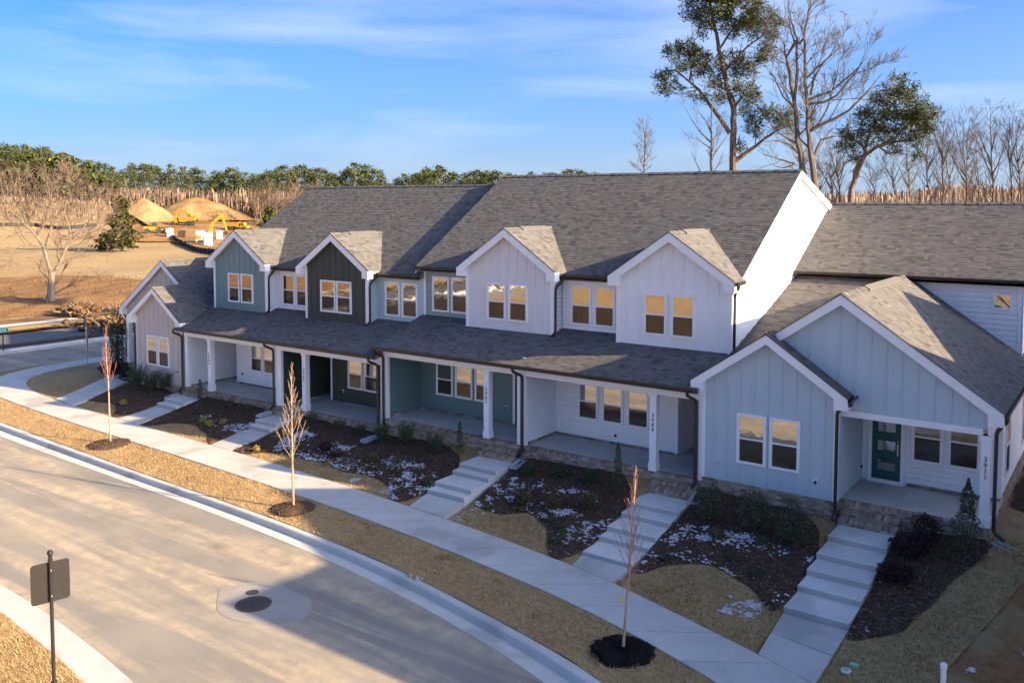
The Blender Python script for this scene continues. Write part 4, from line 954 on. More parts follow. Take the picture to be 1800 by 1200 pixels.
# planting beds --------------------------------------------------------------
bed_polys = {
    '11r': [(-5.03, 24.9), (-5.03, 19.5), (-4.78, 19.45), (-4.5, 19.85), (-3.96, 20.3), (-3.77, 21.1), (-3.5, 22.35), (-3.15, 23.4), (-2.75, 24.5), (-2.8, 25.1)],
    '11l': [(-10.62, 24.8), (-10.62, 19.9), (-10.34, 19.95), (-9.78, 20.77), (-9.05, 21.25), (-8.18, 21.02), (-7.33, 20.37), (-6.89, 19.94), (-6.56, 19.7), (-6.56, 24.8)],
    '09': [(-17.2, 24.8), (-17.2, 21.5), (-16.53, 21.42), (-15.87, 21.15), (-15.46, 21.42), (-15.1, 21.7), (-14.57, 21.6), (-13.94, 21.05), (-13.1, 19.9), (-13.05, 19.73), (-12.26, 19.6), (-12.26, 24.8)],
    '07': [(-28.9, 24.8), (-28.9, 21.02), (-27.7, 21.0), (-27.5, 21.5), (-26.4, 21.8), (-25.0, 21.75), (-24.39, 21.85), (-23.36, 21.7), (-22.63, 21.55), (-21.85, 21.7), (-21.02, 21.66), (-20.5, 21.25), (-19.75, 20.5), (-18.92, 20.45), (-18.92, 24.8)],
    '05': [(-35.55, 24.8), (-35.55, 21.2), (-34.7, 21.15), (-34.4, 22.1), (-32.8, 22.3), (-31.49, 21.85), (-30.4, 21.2), (-30.1, 21.05), (-30.1, 24.8)],
    '03': [(-41.8, 24.8), (-41.9, 22.2), (-41.3, 22.25), (-39.76, 22.5), (-38.5, 22.0), (-37.9, 21.35), (-37.2, 21.3), (-37.2, 24.8)],
    'D': [(-49.0, 27.4), (-47.6, 25.9), (-45.2, 25.2), (-43.0, 24.7), (-41.3, 24.7), (-41.3, 26.5), (-45.0, 26.6), (-45.2, 30), (-48, 30)],
    'side': [(-2.85, 28.3), (-2.2, 27.9), (-1.2, 28.1), (.5, 28.6), (.5, 41), (-2.85, 41)]}
def rough(poly, amp=.07):
    p = resample(list(poly)+[poly[0]], 90)[:-1]; return p+amp*np.stack([np.sin(p[:, 0]*4.1+p[:, 1]*2.2), np.cos(p[:, 0]*2.7-p[:, 1]*3.9)], 1)*.6
beds = {k: sdf(rough(v)) for k, v in bed_polys.items()}
bedz = lambda X, Y: yardz(X, Y)+.035+.012*wob(X*2.3, Y*2.3)
for k, v in bed_polys.items():
    p = np.array(v); sheet('mulch_bed', beds[k], bedz, p[:, 0].min()-.2, p[:, 0].max()+.2, p[:, 1].min()-.2, p[:, 1].max()+.2, .14, 'mulch', kind='structure')

# walkways and concrete steps -------------------------------------------------
def steps_and_walk(name, label, x0, x1, yback, tops, fronts, wx0, wx1, y_end, zw):
    t = thing(name, label, 'steps', ((x0+x1)/2, yback, tops[0]-.3), 'concrete steps up to the porches')
    yb = yback
    for i, (zt, yf) in enumerate(zip(tops, fronts)):
        e = .012; ov = .0 if i == 0 else .25; x0, x1 = x0+.002, x1-.002
        mb = MB().box(x0, x1, yf, yb+ov-.002*i, zt-.6, zt-e); mb.add([(x0+e, yf+e, zt), (x1-e, yf+e, zt), (x1-e, yb+ov, zt), (x0+e, yb+ov, zt), (x0, yf, zt-e), (x1, yf, zt-e), (x1, yb+ov, zt-e), (x0, yb+ov, zt-e)], [(0, 1, 2, 3), (4, 5, 1, 0), (5, 6, 2, 1), (6, 7, 3, 2), (7, 4, 0, 3)])
        st_ = mb.build('step', 'concrete_step', t); MB().box(x0+.001, x1-.001, yf-.003, yf-.0005, zt-.165, zt-e-.004).build('riser_shade', 'concrete_riser_shade', st_); yb = yf  # thin front plate, its darker colour paints the shade on the step face
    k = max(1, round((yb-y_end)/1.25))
    zf = lambda y: zw+(-1.448-zw)*np.clip((yb-y)/(yb-y_end), 0, 1)
    ye = lambda x: float(np.interp(x, swi[:, 0][swi[:, 0] > -45], swi[:, 1][swi[:, 0] > -45]))+.012
    a = resample([(x0, yb-.004), (wx0, ye(wx0))], 20); b = resample([(x1, yb-.004), (wx1, ye(wx1))], 20)
    panels(a, b, 'front_walk', (yb-y_end)/k, zf, -1.75, 'concrete', 'walk_slab')
    return t
steps_and_walk('concrete_steps', 'five concrete steps leading up to the teal-door porch of 3911', -6.55, -5.05, 24.5, [-.61, -.76, -.91, -1.06, -1.21], [23.5, 22.52, 21.72, 21.0, 20.0], -6.40, -5.06, 17.93, -1.36)
steps_and_walk('concrete_steps', 'five concrete steps between the snowy beds of 3909 and 3911', -12.23, -10.68, 24.16, [-.73, -.88, -1.03, -1.18, -1.33], [23.1, 22.5, 21.65, 21.2, 20.3], -12.1, -10.72, 19.48, -1.44)
steps_and_walk('concrete_steps', 'four concrete steps up to the green-walled porch of 3907', -18.88, -17.32, 24.16, [-.73, -.88, -1.03, -1.18], [23.1, 22.72, 21.8, 21.42], -18.75, -17.15, 20.33, -1.33)
steps_and_walk('concrete_steps', 'two low concrete steps up to the dark olive porch', -30.35, -28.95, 24.42, [-.95, -1.1], [23.45, 23.1], -30.05, -28.72, 21.03, -1.27)
steps_and_walk('concrete_steps', 'two low concrete steps beside the beige end house, leading to the white porch', -37.15, -35.65, 24.42, [-.95, -1.1], [23.55, 23.15], -37.1, -35.55, 21.2, -1.27)
panels(resample([(-44.6, 26.3), (-43.35, 21.55)], 20), resample([(-42.5, 25.6), (-41.25, 21.33)], 20), 'front_walk', 1.4, lambda y: -1.44+.47*np.clip((y-21.4)/3, 0, 1)**1.5, -1.7, 'concrete', 'walk_slab')

# ground cover: grass blades, wood chips, snow ------------------------------------
def scatter(f, x0, x1, y0, y1, n):
    X = nrg.uniform(x0, x1, n); Y = nrg.uniform(y0, y1, n); k = f(X, Y) > .01; return X[k], Y[k]
def blades(name, X, Y, Z, lmin=.045, lmax=.115, w=.011, up=.55, label=None):
    n = len(X); a = nrg.uniform(0, 2*np.pi, n); ln = nrg.uniform(lmin, lmax, n); el = nrg.uniform(.1, up+.4, n)
    dx, dy, dz = np.cos(a)*np.cos(el)*ln, np.sin(a)*np.cos(el)*ln, np.sin(el)*ln; px, py = -np.sin(a)*w, np.cos(a)*w
    v = np.empty((n, 3, 3)); v[:, 0] = np.stack([X-px, Y-py, Z-.004], 1); v[:, 1] = np.stack([X+px, Y+py, Z-.004], 1); v[:, 2] = np.stack([X+dx, Y+dy, Z+dz], 1)
    return np_mesh(name, v.reshape(-1, 3), np.arange(n*3).reshape(n, 3), 'grass_blade', kind='stuff')
bed_any = lambda X, Y: np.max([b(X, Y) for b in beds.values()], 0)
walks = [(-6.55, -5.05, 17, 25), (-12.23, -10.68, 19, 25), (-18.88, -17.12, 19, 25), (-30.4, -28.7, 20, 25), (-37.2, -35.5, 20, 25)]
def off_walk(X, Y):
    r = np.full(X.shape, 1.)
    for a, b, c, d in walks: r = np.where((X > a-.02) & (X < b+.02) & (Y > c) & (Y < d), -1, r)
    return r
X, Y = scatter(verge_s, -47, -1, 12, 21.5, 230000); keep = nrg.uniform(0, 1, len(X)) < np.clip(15/np.hypot(X, Y), .25, 1); X, Y = X[keep], Y[keep]
blades('grass', X, Y, vz(X, Y))
f = lambda X, Y: np.minimum.reduce([yard_s(X, Y), -bed_any(X, Y)-.0, -soil_s(X, Y), off_walk(X, Y)])
X, Y = scatter(f, -44, -1.4, 16, 25.5, 300000); keep = nrg.uniform(0, 1, len(X)) < np.clip(15/np.hypot(X, Y), .3, 1); X, Y = X[keep], Y[keep]
blades('grass', X, Y, yardz(X, Y))
X, Y = scatter(near_s, -22, -14, 4, 11, 40000); blades('grass', X, Y, nz(X, Y), .06, .16, .008, .3)
def chips(name, X, Y, Z, mat='mulch_chip', lmin=.03, lmax=.10, tilt=.5, **kw):
    n = len(X); a = nrg.uniform(0, 2*np.pi, n); ln = nrg.uniform(lmin, lmax, n)/2; w = nrg.uniform(.006, .014, n); t = nrg.uniform(-tilt, tilt, n); q = nrg.uniform(-.7, .7, n)
    u = np.stack([np.cos(a)*np.cos(t), np.sin(a)*np.cos(t), np.sin(t)], 1)*ln[:, None]; s = np.stack([-np.sin(a), np.cos(a), q], 1)*w[:, None]; c = np.stack([X, Y, Z+.012], 1)
    v = np.stack([c-u-s, c+u-s, c+u+s, c-u+s], 1); return np_mesh(name, v.reshape(-1, 3), np.arange(n*4).reshape(n, 4), mat, kind='stuff', **kw)
for k, poly in bed_polys.items():
    p = np.array(poly); near = k in ('11r', '11l', '09', '07', '05'); n = int((np.ptp(p[:, 0]))*(np.ptp(p[:, 1]))*(420 if near else 130))
    X, Y = scatter(beds[k], p[:, 0].min(), p[:, 0].max(), p[:, 1].min(), p[:, 1].max(), n); chips('wood_chips', X, Y, bedz(X, Y))
from mathutils import noise as mnoise
def snow(fk, x0, x1, y0, y1, n, thr, zf, smin=.009, smax=.022, band=None):
    X, Y = scatter(fk, x0, x1, y0, y1, n)
    g = np.array([mnoise.noise(Vector((x*.75, y*.9, 3.1)))*1.0+mnoise.noise(Vector((x*2.9, y*3.6, 7.7)))*.75+mnoise.noise(Vector((x*11, y*14, 1.7)))*1.0 for x, y in zip(X, Y)])
    if band is not None: g = g-band(X, Y)
    k = g > thr; X, Y, g = X[k], Y[k], g[k]; n = len(X); 
    if n == 0: return None
    Z = zf(X, Y); r = nrg.uniform(smin, smax, n)*(1+.6*np.clip(g-thr, 0, .6)); a0 = nrg.uniform(0, 6.28, n); st = nrg.uniform(.8, 2.4, n); ang = nrg.uniform(-.7, .5, n)
    v = np.empty((n, 8, 3)); 
    for i in range(7):
        t = a0+i*2*np.pi/7; rr = r*nrg.uniform(.55, 1.25, n); lx, ly = rr*np.cos(t)*st, rr*np.sin(t)*.8
        v[:, i] = np.stack([X+lx*np.cos(ang)-ly*np.sin(ang), Y+lx*np.sin(ang)+ly*np.cos(ang), Z+.006], 1)
    v[:, 7] = np.stack([X, Y, Z+.018+r*.35], 1); b = np.arange(n)*8
    f = np.concatenate([np.stack([b+i, b+(i+1) % 7, b+7], 1) for i in range(7)])
    return np_mesh('snow_patches', v.reshape(-1, 3), f, 'snow', kind='stuff')
bnd = lambda X, Y: sm(23.0, 24.0, Y)*1.2
snow(beds['11l'], -10.6, -6.6, 19.5, 24.8, 34000, .44, bedz, band=lambda X, Y: sm(22.6, 23.3, Y)*1.3+sm(-7.6, -6.9, X)*.25)
snow(beds['09'], -17.2, -12.2, 19.5, 24.8, 40000, .42, bedz, band=lambda X, Y: sm(23.2, 23.9, Y)*1.3)
snow(beds['07'], -28.9, -18.9, 20.3, 24.8, 80000, .32, bedz, band=lambda X, Y: sm(23.1, 23.8, Y+.08*(X+24))*1.3+sm(-27.3, -28.3, X)*1.0)
snow(beds['05'], -35.5, -30.1, 21, 24.8, 24000, .36, bedz, band=lambda X, Y: sm(23.2, 23.9, Y)*1.2+sm(22.6, 22.2, Y)*.8+sm(-34.3, -35.0, X)*.6)
snow(beds['11r'], -5, -2.8, 19.5, 24, 5000, 1.0, bedz)
snow(soil_s, -3.2, -1.2, 16.5, 21.5, 9000, .72, lambda X, Y: yardz(X, Y)-.015, .012, .035)
off_bed = lambda X, Y: np.minimum.reduce([yard_s(X, Y), -bed_any(X, Y), off_walk(X, Y)])
snow(off_bed, -7.9, -7.0, 19.3, 20.2, 1100, .45, yardz, .010, .022)
snow(off_bed, -17.0, -13.2, 19.8, 21.6, 5000, .85, yardz, .010, .022)
snow(off_bed, -22.5, -19.8, 20.5, 21.7, 3500, .75, yardz, .010, .022)

# street details -----------------------------------------------------------------
mc = thing('manhole_cover', 'round iron manhole cover in its pale concrete patch on the road', 'manhole cover', (-17.55, 13.42, -1.69))
MB().lathe([(.36, -.006), (.36, .010), (.33, .012), (.33, .006), (.30, .006), (.30, .010), (.001, .011)], (-17.55, 13.42, -1.69), 28).build('lid', 'valve_iron', mc)
rb = MB()
for i in range(-4, 5):
    w = math.sqrt(max(0, .28**2-(i*.06)**2))
    if w > .05: rb.box(-17.55-w, -17.55+w, 13.42+i*.06-.014, 13.42+i*.06+.014, -1.682, -1.674)
rb.build('lid_ribs', 'valve_iron', mc); MB().lathe([(.44, -.008), (.44, .006), (.372, .007), (.372, -.004)], (-17.55, 13.42, -1.69), 28).build('rim', 'valve_iron', mc)
vc = MB().lathe([(.15, -.004), (.15, .012), (.125, .014), (.12, .006), (.001, .007)], (-18.10, 13.82, -1.69), 18).build('valve_cover', 'valve_iron'); tag(vc, 'small round iron valve cover just behind the manhole', 'valve cover')
patch = rough([(-19.0, 13.55), (-18.5, 12.9), (-17.2, 12.55), (-16.2, 12.95), (-15.9, 13.7), (-16.5, 14.35), (-17.4, 14.6), (-18.4, 14.45)], .1)
sheet('concrete_patch', sdf(patch), cst(-1.694), -19.4, -15.5, 12.2, 15, .12, 'concrete_patch', kind='structure')
for q in (((-13.95, 16.62), (-13.2, 16.42), (-13.0, 16.05), (-13.6, 16.0), (-14.2, 16.3)),):
    pass
# ---------------------------------------------------------------- plants
def leaf_cards(P, size, mat, name, parent, flat=.0, asp=.55):
    n = len(P); d = nrg.normal(size=(n, 3)); d /= np.linalg.norm(d, axis=1)[:, None]; d[:, 2] = d[:, 2]*(1-flat); e = nrg.normal(size=(n, 3)); e = np.cross(d, e); e /= np.linalg.norm(e, axis=1)[:, None]+1e-9
    s = (size*nrg.uniform(.6, 1.35, n))[:, None]; v = np.stack([P-d*s*.5, P+e*s*asp*.5, P+d*s*.5, P-e*s*asp*.5], 1)
    return np_mesh(name, v.reshape(-1, 3), np.arange(n*4).reshape(n, 4), mat, parent)
def ell(n, rx, ry, rz, shell=.5, bottom=-1.):
    d = nrg.normal(size=(n, 3)); d /= np.linalg.norm(d, axis=1)[:, None]; r = nrg.uniform(shell**3, 1, n)**(1/3); p = d*r[:, None]
    bump_ = 1+.22*np.sin(d[:, 0]*5+d[:, 1]*4+nrg.uniform(0, 6))*np.sin(d[:, 2]*6+nrg.uniform(0, 6)); p = p*bump_[:, None]
    p = p[p[:, 2] > bottom]; return p*np.array([rx, ry, rz])
def shrub(kind, x, y, w, hgt, label, group, z=None):
    z = float(bedz(np.array([x]), np.array([y]))[0]) if z is None else z
    t = thing('shrub', label, 'shrub', (x, y, z), group); base = np.array([x, y, z])
    st = MB(); ns = 5 if kind != 'column' else 3
    for i in range(ns):
        a = rnd.uniform(0, 6.28); k = .35*w; st.tube([(x, y, z-.03), (x+k*.4*math.cos(a), y+k*.4*math.sin(a), z+hgt*.4), (x+k*math.cos(a), y+k*math.sin(a), z+hgt*.8)], [.012, .009, .004], 4)
    st.build('stem', 'bark_brown', t)
    if kind == 'column':
        n = int(900*w/.3*hgt/1.6); zz = nrg.uniform(0, 1, n)**.85; rr = w/2*(1-zz**2.2*.85)*nrg.uniform(.55, 1.1, n)*(1+.15*np.sin(zz*23)); a = nrg.uniform(0, 6.28, n)
        leaf_cards(base+np.stack([rr*np.cos(a), rr*np.sin(a), zz*hgt], 1), .06, 'leaf_green', 'foliage', t, 0, .45)
    elif kind == 'cone':
        n = 2600; zz = nrg.uniform(0, 1, n)**1.25; rr = w/2*(1-zz)**.75*nrg.uniform(.5, 1.12, n)*(1+.25*np.sin(zz*17+1)); a = nrg.uniform(0, 6.28, n)
        leaf_cards(base+np.stack([rr*np.cos(a)+.02*zz, rr*np.sin(a), zz*hgt], 1), .06, 'leaf_dark', 'foliage', t)
    elif kind == 'spiky':                      # upright tufts
        n = int(170*w/.5); a = nrg.uniform(0, 6.28, n); r0 = w*.22*np.sqrt(nrg.uniform(0, 1, n)); ln = hgt*nrg.uniform(.55, 1.05, n); lean = nrg.uniform(.05, .42, n)
        X, Y, Z = x+r0*np.cos(a), y+r0*np.sin(a), np.full(n, z); P = []
        for f in (.35, .5, .65, .8, .9, 1.0):
            P.append(np.stack([X+np.cos(a)*lean*ln*f, Y+np.sin(a)*lean*ln*f, Z+ln*f], 1))
        leaf_cards(np.concatenate(P), .085, 'leaf_green', 'foliage', t, 0, .35)
    elif kind == 'flat':
        leaf_cards(base+[0, 0, hgt*.35]+ell(int(260*w/.3), w/2, w/2, hgt*.6, .3, -.6), .05, 'leaf_green', 'foliage', t, .3, .5)
    else:
        mt = {'round': 'leaf_olive', 'dark': 'leaf_dark', 'wine': 'leaf_wine', 'gold': 'leaf_gold', 'green': 'leaf_green'}[kind]
        n = int(1500*(w/.7)**1.5); P = ell(n, w/2, w/2, hgt*.56, .35, -.85); P[:, :2] += P[:, 2:3]*np.array([rnd.uniform(-.1, .1), rnd.uniform(-.1, .1)])
        leaf_cards(base+[0, 0, hgt*.48]+P, .06 if w > .5 else .04, mt, 'foliage', t)
    return t
def sp(px, py, z): p = on(px, py, z); return p.x, p.y
G_ = 'foundation shrubs along the porches'
for kind, q, zz, w, hg, lb, g in [
    ('dark', (1247, 903), -.62, .85, 1.0, 'dark broadleaf shrub under the downspout at the left corner of the blue-grey wing', G_),
    ('dark', (1328, 921), -.64, .95, 1.05, 'dark broadleaf shrub below the left front window of 3911', G_),
    ('dark', (1395, 941), -.66, .95, 1.05, 'dark broadleaf shrub below the right front window of 3911, nearest the steps', G_),
    ('cone', (1697, 972), -.48, .80, 1.95, 'tall dark conical evergreen in front of the 3911 porch column', G_),
    ('wine', (1628, 955), -.55, .75, .75, 'wine-dark shrub against the brick porch of 3911', G_),
    ('wine', (1598, 975), -.72, 1.0, .45, 'low wine-dark shrub beside the top step of 3911', G_),
    ('wine', (1575, 1020), -.95, .9, .40, 'low wine-dark shrub halfway down the right bed of 3911', G_),
    ('column', (1086, 856), -.55, .33, 1.62, 'narrow columnar evergreen left of the 3909 porch column', G_),
    ('green', (930, 830), -.75, .55, .38, 'low green shrub beside the splash block at 3909', G_),
    ('green', (985, 838), -.75, .55, .38, 'low green shrub under the middle of the 3909 porch', G_),
    ('green', (1036, 850), -.75, .52, .42, 'low green shrub nearest the columnar evergreen at 3909', G_),
    ('round', (920, 872), -.95, .52, .45, 'tan-green rounded shrub in the snow, first from the 3907 steps', 'rounded shrubs in the snowy beds'),
    ('round', (972, 884), -.98, .58, .42, 'tan-green rounded shrub in the middle of the 3909 bed', 'rounded shrubs in the snowy beds'),
    ('round', (1033, 891), -1.0, .55, .48, 'tan-green rounded shrub nearest the tall bare sapling in the 3909 bed', 'rounded shrubs in the snowy beds'),
    ('spiky', (672, 772), -.80, .55, .80, 'upright green shrub at the downspouts between 3905 and 3907', G_),
    ('spiky', (714, 778), -.78, .55, .85, 'upright green shrub, second from the downspouts of 3907', G_),
    ('spiky', (765, 792), -.75, .50, .80, 'upright green shrub below the left column bay of 3907', G_),
    ('column', (808, 796), -.74, .30, 1.12, 'narrow columnar evergreen left of the 3907 steps', G_),
    ('green', (549, 744), -.92, .45, .42, 'low dark green shrub next to the olive porch steps', G_),
    ('green', (594, 754), -.92, .48, .36, 'low dark green shrub under the olive porch window', G_),
    ('green', (634, 762), -.92, .48, .36, 'low dark green shrub beside the pale splash block of the olive house', G_),
    ('wine', (573, 783), -1.05, .55, .36, 'wine-dark shrub in the snow behind the middle sapling', 'rounded shrubs in the snowy beds'),
    ('wine', (592, 794), -1.1, .5, .34, 'second wine-dark shrub in the snow behind the middle sapling', 'rounded shrubs in the snowy beds'),
    ('round', (654, 800), -1.0, .45, .34, 'brown rounded shrub in snow below the splash block', 'rounded shrubs in the snowy beds'),
    ('round', (699, 808), -1.0, .45, .34, 'brown rounded shrub in snow below the upright shrubs', 'rounded shrubs in the snowy beds'),
    ('round', (752, 842), -1.12, .42, .28, 'brown rounded shrub beside the lower steps of 3907', 'rounded shrubs in the snowy beds'),
    ('column', (352, 703), -.92, .26, 1.0, 'narrow upright evergreen in front of the white far porch', G_),
    ('green', (373, 710), -.95, .42, .32, 'low shrub right of the narrow upright at the white far porch', G_),
    ('green', (404, 716), -.95, .44, .36, 'low shrub in the middle of the white far porch bed', G_),
    ('green', (437, 723), -.95, .44, .32, 'low shrub nearest the olive house in the white far porch bed', G_),
    ('round', (354, 727), -1.15, .36, .26, 'small brown shrub at the left of the far snowy bed', 'rounded shrubs in the snowy beds'),
    ('round', (384, 733), -1.15, .36, .26, 'small brown shrub in the middle of the far snowy bed', 'rounded shrubs in the snowy beds'),
    ('spiky', (240, 681), -.98, .80, 1.12, 'bushy upright shrub left of the beige wing window', G_),
    ('spiky', (265, 687), -.98, .80, 1.0, 'bushy upright shrub under the beige wing window', G_),
    ('spiky', (289, 689), -.98, .72, 1.0, 'bushy upright shrub right of the beige wing window', G_),
    ('wine', (222, 664), -1.05, .8, .5, 'dark wine shrub in the corner bed of the beige house', G_),
    ('wine', (196, 658), -1.1, .9, .45, 'dark low shrub beside the tall ivy-dark column in the corner bed', G_),
    ('gold', (217, 714), -1.38, .34, .26, 'small yellow plant at the end of the first lit lawn', 'yellow perennials at the lawn edges'),
    ('gold', (357, 745), -1.32, .32, .26, 'small yellow plant at the tip of the second lit lawn', 'yellow perennials at the lawn edges'),
    ('gold', (369, 750), -1.33, .34, .26, 'second small yellow plant beside the second lit lawn', 'yellow perennials at the lawn edges'),
    ('gold', (391, 748), -1.30, .26, .24, 'orange-gold plant at the edge of the far snow', 'yellow perennials at the lawn edges'),
    ('gold', (451, 790), -1.35, .28, .26, 'small yellow plant beside the walk to the olive house', 'yellow perennials at the lawn edges'),
    ('gold', (577, 814), -1.30, .26, .22, 'small yellow plant at the snow edge behind the middle sapling', 'yellow perennials at the lawn edges'),
    ('round', (1257, 944), -.95, .34, .26, 'olive tuft in the upper snow of the 3911 bed', 'rounded shrubs in the snowy beds'),
    ('round', (1337, 958), -.95, .36, .24, 'olive-gold tuft under the right window shrub of 3911', 'rounded shrubs in the snowy beds'),
    ('flat', (1172, 972), -1.08, .34, .16, 'flat green tuft near the steps in the 3911 bed', 'flat green tufts in the snow'),
    ('flat', (1287, 976), -1.02, .40, .14, 'flat green tuft in the middle of the 3911 bed', 'flat green tufts in the snow'),
    ('flat', (1333, 1005), -1.1, .42, .16, 'flat green tuft at the lower right of the 3911 bed', 'flat green tufts in the snow'),
    ('flat', (858, 884), -1.12, .30, .15, 'flat green tuft beside the lower steps of 3907', 'flat green tufts in the snow'),
    ('flat', (887, 890), -1.12, .30, .15, 'flat green tuft just above the 3909 lawn', 'flat green tufts in the snow'),
    ('flat', (914, 889), -1.1, .28, .14, 'flat brown-green tuft below the first rounded shrub', 'flat green tufts in the snow'),
    ('flat', (970, 909), -1.15, .34, .15, 'flat green tuft right of the 3909 lawn corner', 'flat green tufts in the snow'),
    ('flat', (985, 921), -1.2, .30, .15, 'flat dark tuft above the snow crescent of 3909', 'flat green tufts in the snow'),
    ('flat', (990, 933), -1.22, .36, .16, 'flat green tuft in the bright snow crescent of 3909', 'flat green tufts in the snow'),
    ('flat', (978, 946), -1.28, .34, .15, 'flat green tuft at the lawn tip of 3909', 'flat green tufts in the snow'),
    ('flat', (648, 819), -1.2, .32, .14, 'flat green tuft left of centre in the 3907 bed', 'flat green tufts in the snow'),
    ('flat', (672, 823), -1.2, .34, .14, 'flat green tuft at the middle of the 3907 bed', 'flat green tufts in the snow'),
    ('flat', (700, 829), -1.2, .34, .14, 'flat green tuft right of centre in the 3907 bed', 'flat green tufts in the snow'),
    ('flat', (705, 858), -1.3, .40, .16, 'flat green tuft near the sidewalk in the 3907 bed', 'flat green tufts in the snow')]:
    x, y = sp(*q, zz); shrub(kind, x, y, w, hg, lb, g)
# dark ivy-clad evergreen column at the street corner
p = on(207, 655, -1.15); t = thing('columnar_evergreen', 'dark ivy-green evergreen column at the corner of the beige house', 'evergreen', p)
MB().tube([p, p+Vector((0, 0, 1.4)), p+Vector((.05, 0, 2.6))], [.12, .1, .04], 6).build('trunk', 'bark_brown', t)
n = 2600; zz = nrg.uniform(0, 1, n); rr = .42*(1-.25*zz)*nrg.uniform(.6, 1.1, n)*(1+.15*np.sin(zz*19)); a = nrg.uniform(0, 6.28, n)
leaf_cards(np.array(p)+np.stack([rr*np.cos(a), rr*np.sin(a), zz*2.75], 1), .10, 'leaf_dark', 'foliage', t)

def nrm(v): return v.normalized()
def rv(s=1.): return Vector((rnd.gauss(0, s), rnd.gauss(0, s), rnd.gauss(0, s)))
def twig(mb, p, d, Ln, r, lvl, up=.25, wig=.28, kids=(3, 4), n=3, ang=.75, ratio=.62, minr=.006):
    pts = [p]; rs = [r]; q = p.copy(); dd = d.copy(); k = 3 if lvl > 0 else 2
    for i in range(k):
        dd = nrm(dd+rv(wig*.5)+Vector((0, 0, up*.35))); q = q+dd*(Ln/k); pts.append(q.copy()); rs.append(max(minr, r*(1-.75*(i+1)/k)))
    mb.tube(pts, rs, n if lvl < 2 else n+1, cap=False)
    if lvl <= 0: return
    for j in range(rnd.randint(*kids)):
        f = rnd.uniform(.25, 1.0); i = min(int(f*k), k-1); b = pts[i].lerp(pts[i+1], f*k-i) if f < 1 else pts[-1]
        seg = nrm(pts[i+1]-pts[i]); side = rv(1); side = side-seg*side.dot(seg); side = nrm(side)
        nd = nrm(seg+side*ang*rnd.uniform(.6, 1.3)+Vector((0, 0, up*.5)))
        twig(mb, b, nd, Ln*ratio*rnd.uniform(.7, 1.15), max(minr, r*.55*(1-f*.35)), lvl-1, up, wig, kids, n, ang, ratio, minr)
def limb(mb, tw, pts, r0, r1, lvl, Ln, dens, n=6, start=.25, minr=.010, up=.25, kids=(3, 4), ang=.8, ratio=.62):
    """hand-placed limb with twigs grown from it"""
    P = [Vector(p) for p in pts]; F = []
    for i in range(len(P)-1):
        for k in range(3): F.append(P[i].lerp(P[i+1], k/3)+(rv(.012*(P[i+1]-P[i]).length) if (i or k) else Vector()))
    F.append(P[-1]); m_ = len(F); mb.tube(F, [r0+(r1-r0)*i/(m_-1) for i in range(m_)], n)
    tot = sum((F[i+1]-F[i]).length for i in range(m_-1)); c = max(1, int(tot*dens))
    for k in range(c):
        f = start+(1-start)*(k+rnd.random())/c; i = min(int(f*(m_-1)), m_-2); b = F[i].lerp(F[i+1], f*(m_-1)-i); seg = nrm(F[i+1]-F[i]); s = rv(1); s = nrm(s-seg*s.dot(seg))
        twig(tw, b, nrm(seg*.7+s*ang+Vector((0, 0, up))), Ln*rnd.uniform(.6, 1.2)*(1.15-.5*f), max(minr, (r0+(r1-r0)*f)*.42), lvl, up, .28, kids, 3, .75, ratio, minr)
    return F
def px_pts(lst, dist, dz=None):
    return [at(a, b, dist+(c[0] if c else 0)) for a, b, *c in lst]

# young street trees ---------------------------------------------------------------
def street_tree(q, zg, top, lab, r, reds, low, spread, nb, tagy=False, blackm=False):
    b = on(*q, zg); d = math.hypot(b.x, b.y); tp = at(*top, d); hgt = tp.z-zg
    t = thing('street_tree', lab, 'young tree', b, 'young street trees in the verge')
    pts = [b+Vector((0, 0, -.05)), b.lerp(tp, .25)+rv(.012), b.lerp(tp, .5)+rv(.02), b.lerp(tp, .75)+rv(.02), tp]
    MB().tube(pts, [r, r*.8, r*.6, r*.36, .006], 7).build('trunk', 'bark_sapling', t)
    mb = MB()
    for i in range(nb):
        f = low+(.97-low)*(i/nb)**.9; k = min(int(f*4), 3); p0 = pts[k].lerp(pts[k+1], f*4-k); a = i*2.4+rnd.uniform(-.5, .5); L0 = spread*(1-f)**1.35*2.7+.14
        dv = Vector((math.cos(a), math.sin(a), 1.0+1.6*f)).normalized(); p1 = p0+dv*L0*.5; p2 = p0+dv*L0+Vector((0, 0, L0*.32))
        rr = .011*(1-f*.5); mb.tube([p0, p1, p2], [rr, rr*.75, .004], 4, cap=False)
        for j in range(3 if f < .75 else 1):
            g = rnd.uniform(.3, .9); s0 = p0.lerp(p2, g); dv2 = nrm(dv+rv(.45)+Vector((0, 0, .4))); ll = L0*rnd.uniform(.25, .5); mb.tube([s0, s0+dv2*ll], [rr*.5, .003], 3, cap=False)
    mb.build('branches', reds, t)
    if tagy:
        g = at(1092, 1052, d-.05); MB().box(g.x-.035, g.x+.03, g.y-.012, g.y-.008, g.z-.08, g.z+.06).build('tag', 'tag_yellow', t)
    return b
tb1 = street_tree((194, 777), -1.42, (186, 570), 'young bare tree nearest the street corner, its crown reddish', .040, 'twig_red', .42, .5, 34)
tb2 = street_tree((516, 888), -1.40, (513, 636), 'young bare upright tree in the middle of the verge', .042, 'bark_sapling', .28, .52, 38)
tb3 = street_tree((1095, 1137), -1.40, (1118, 818), 'young bare tree with a yellow tag, nearest the camera', .036, 'twig_red', .34, .40, 34, True)
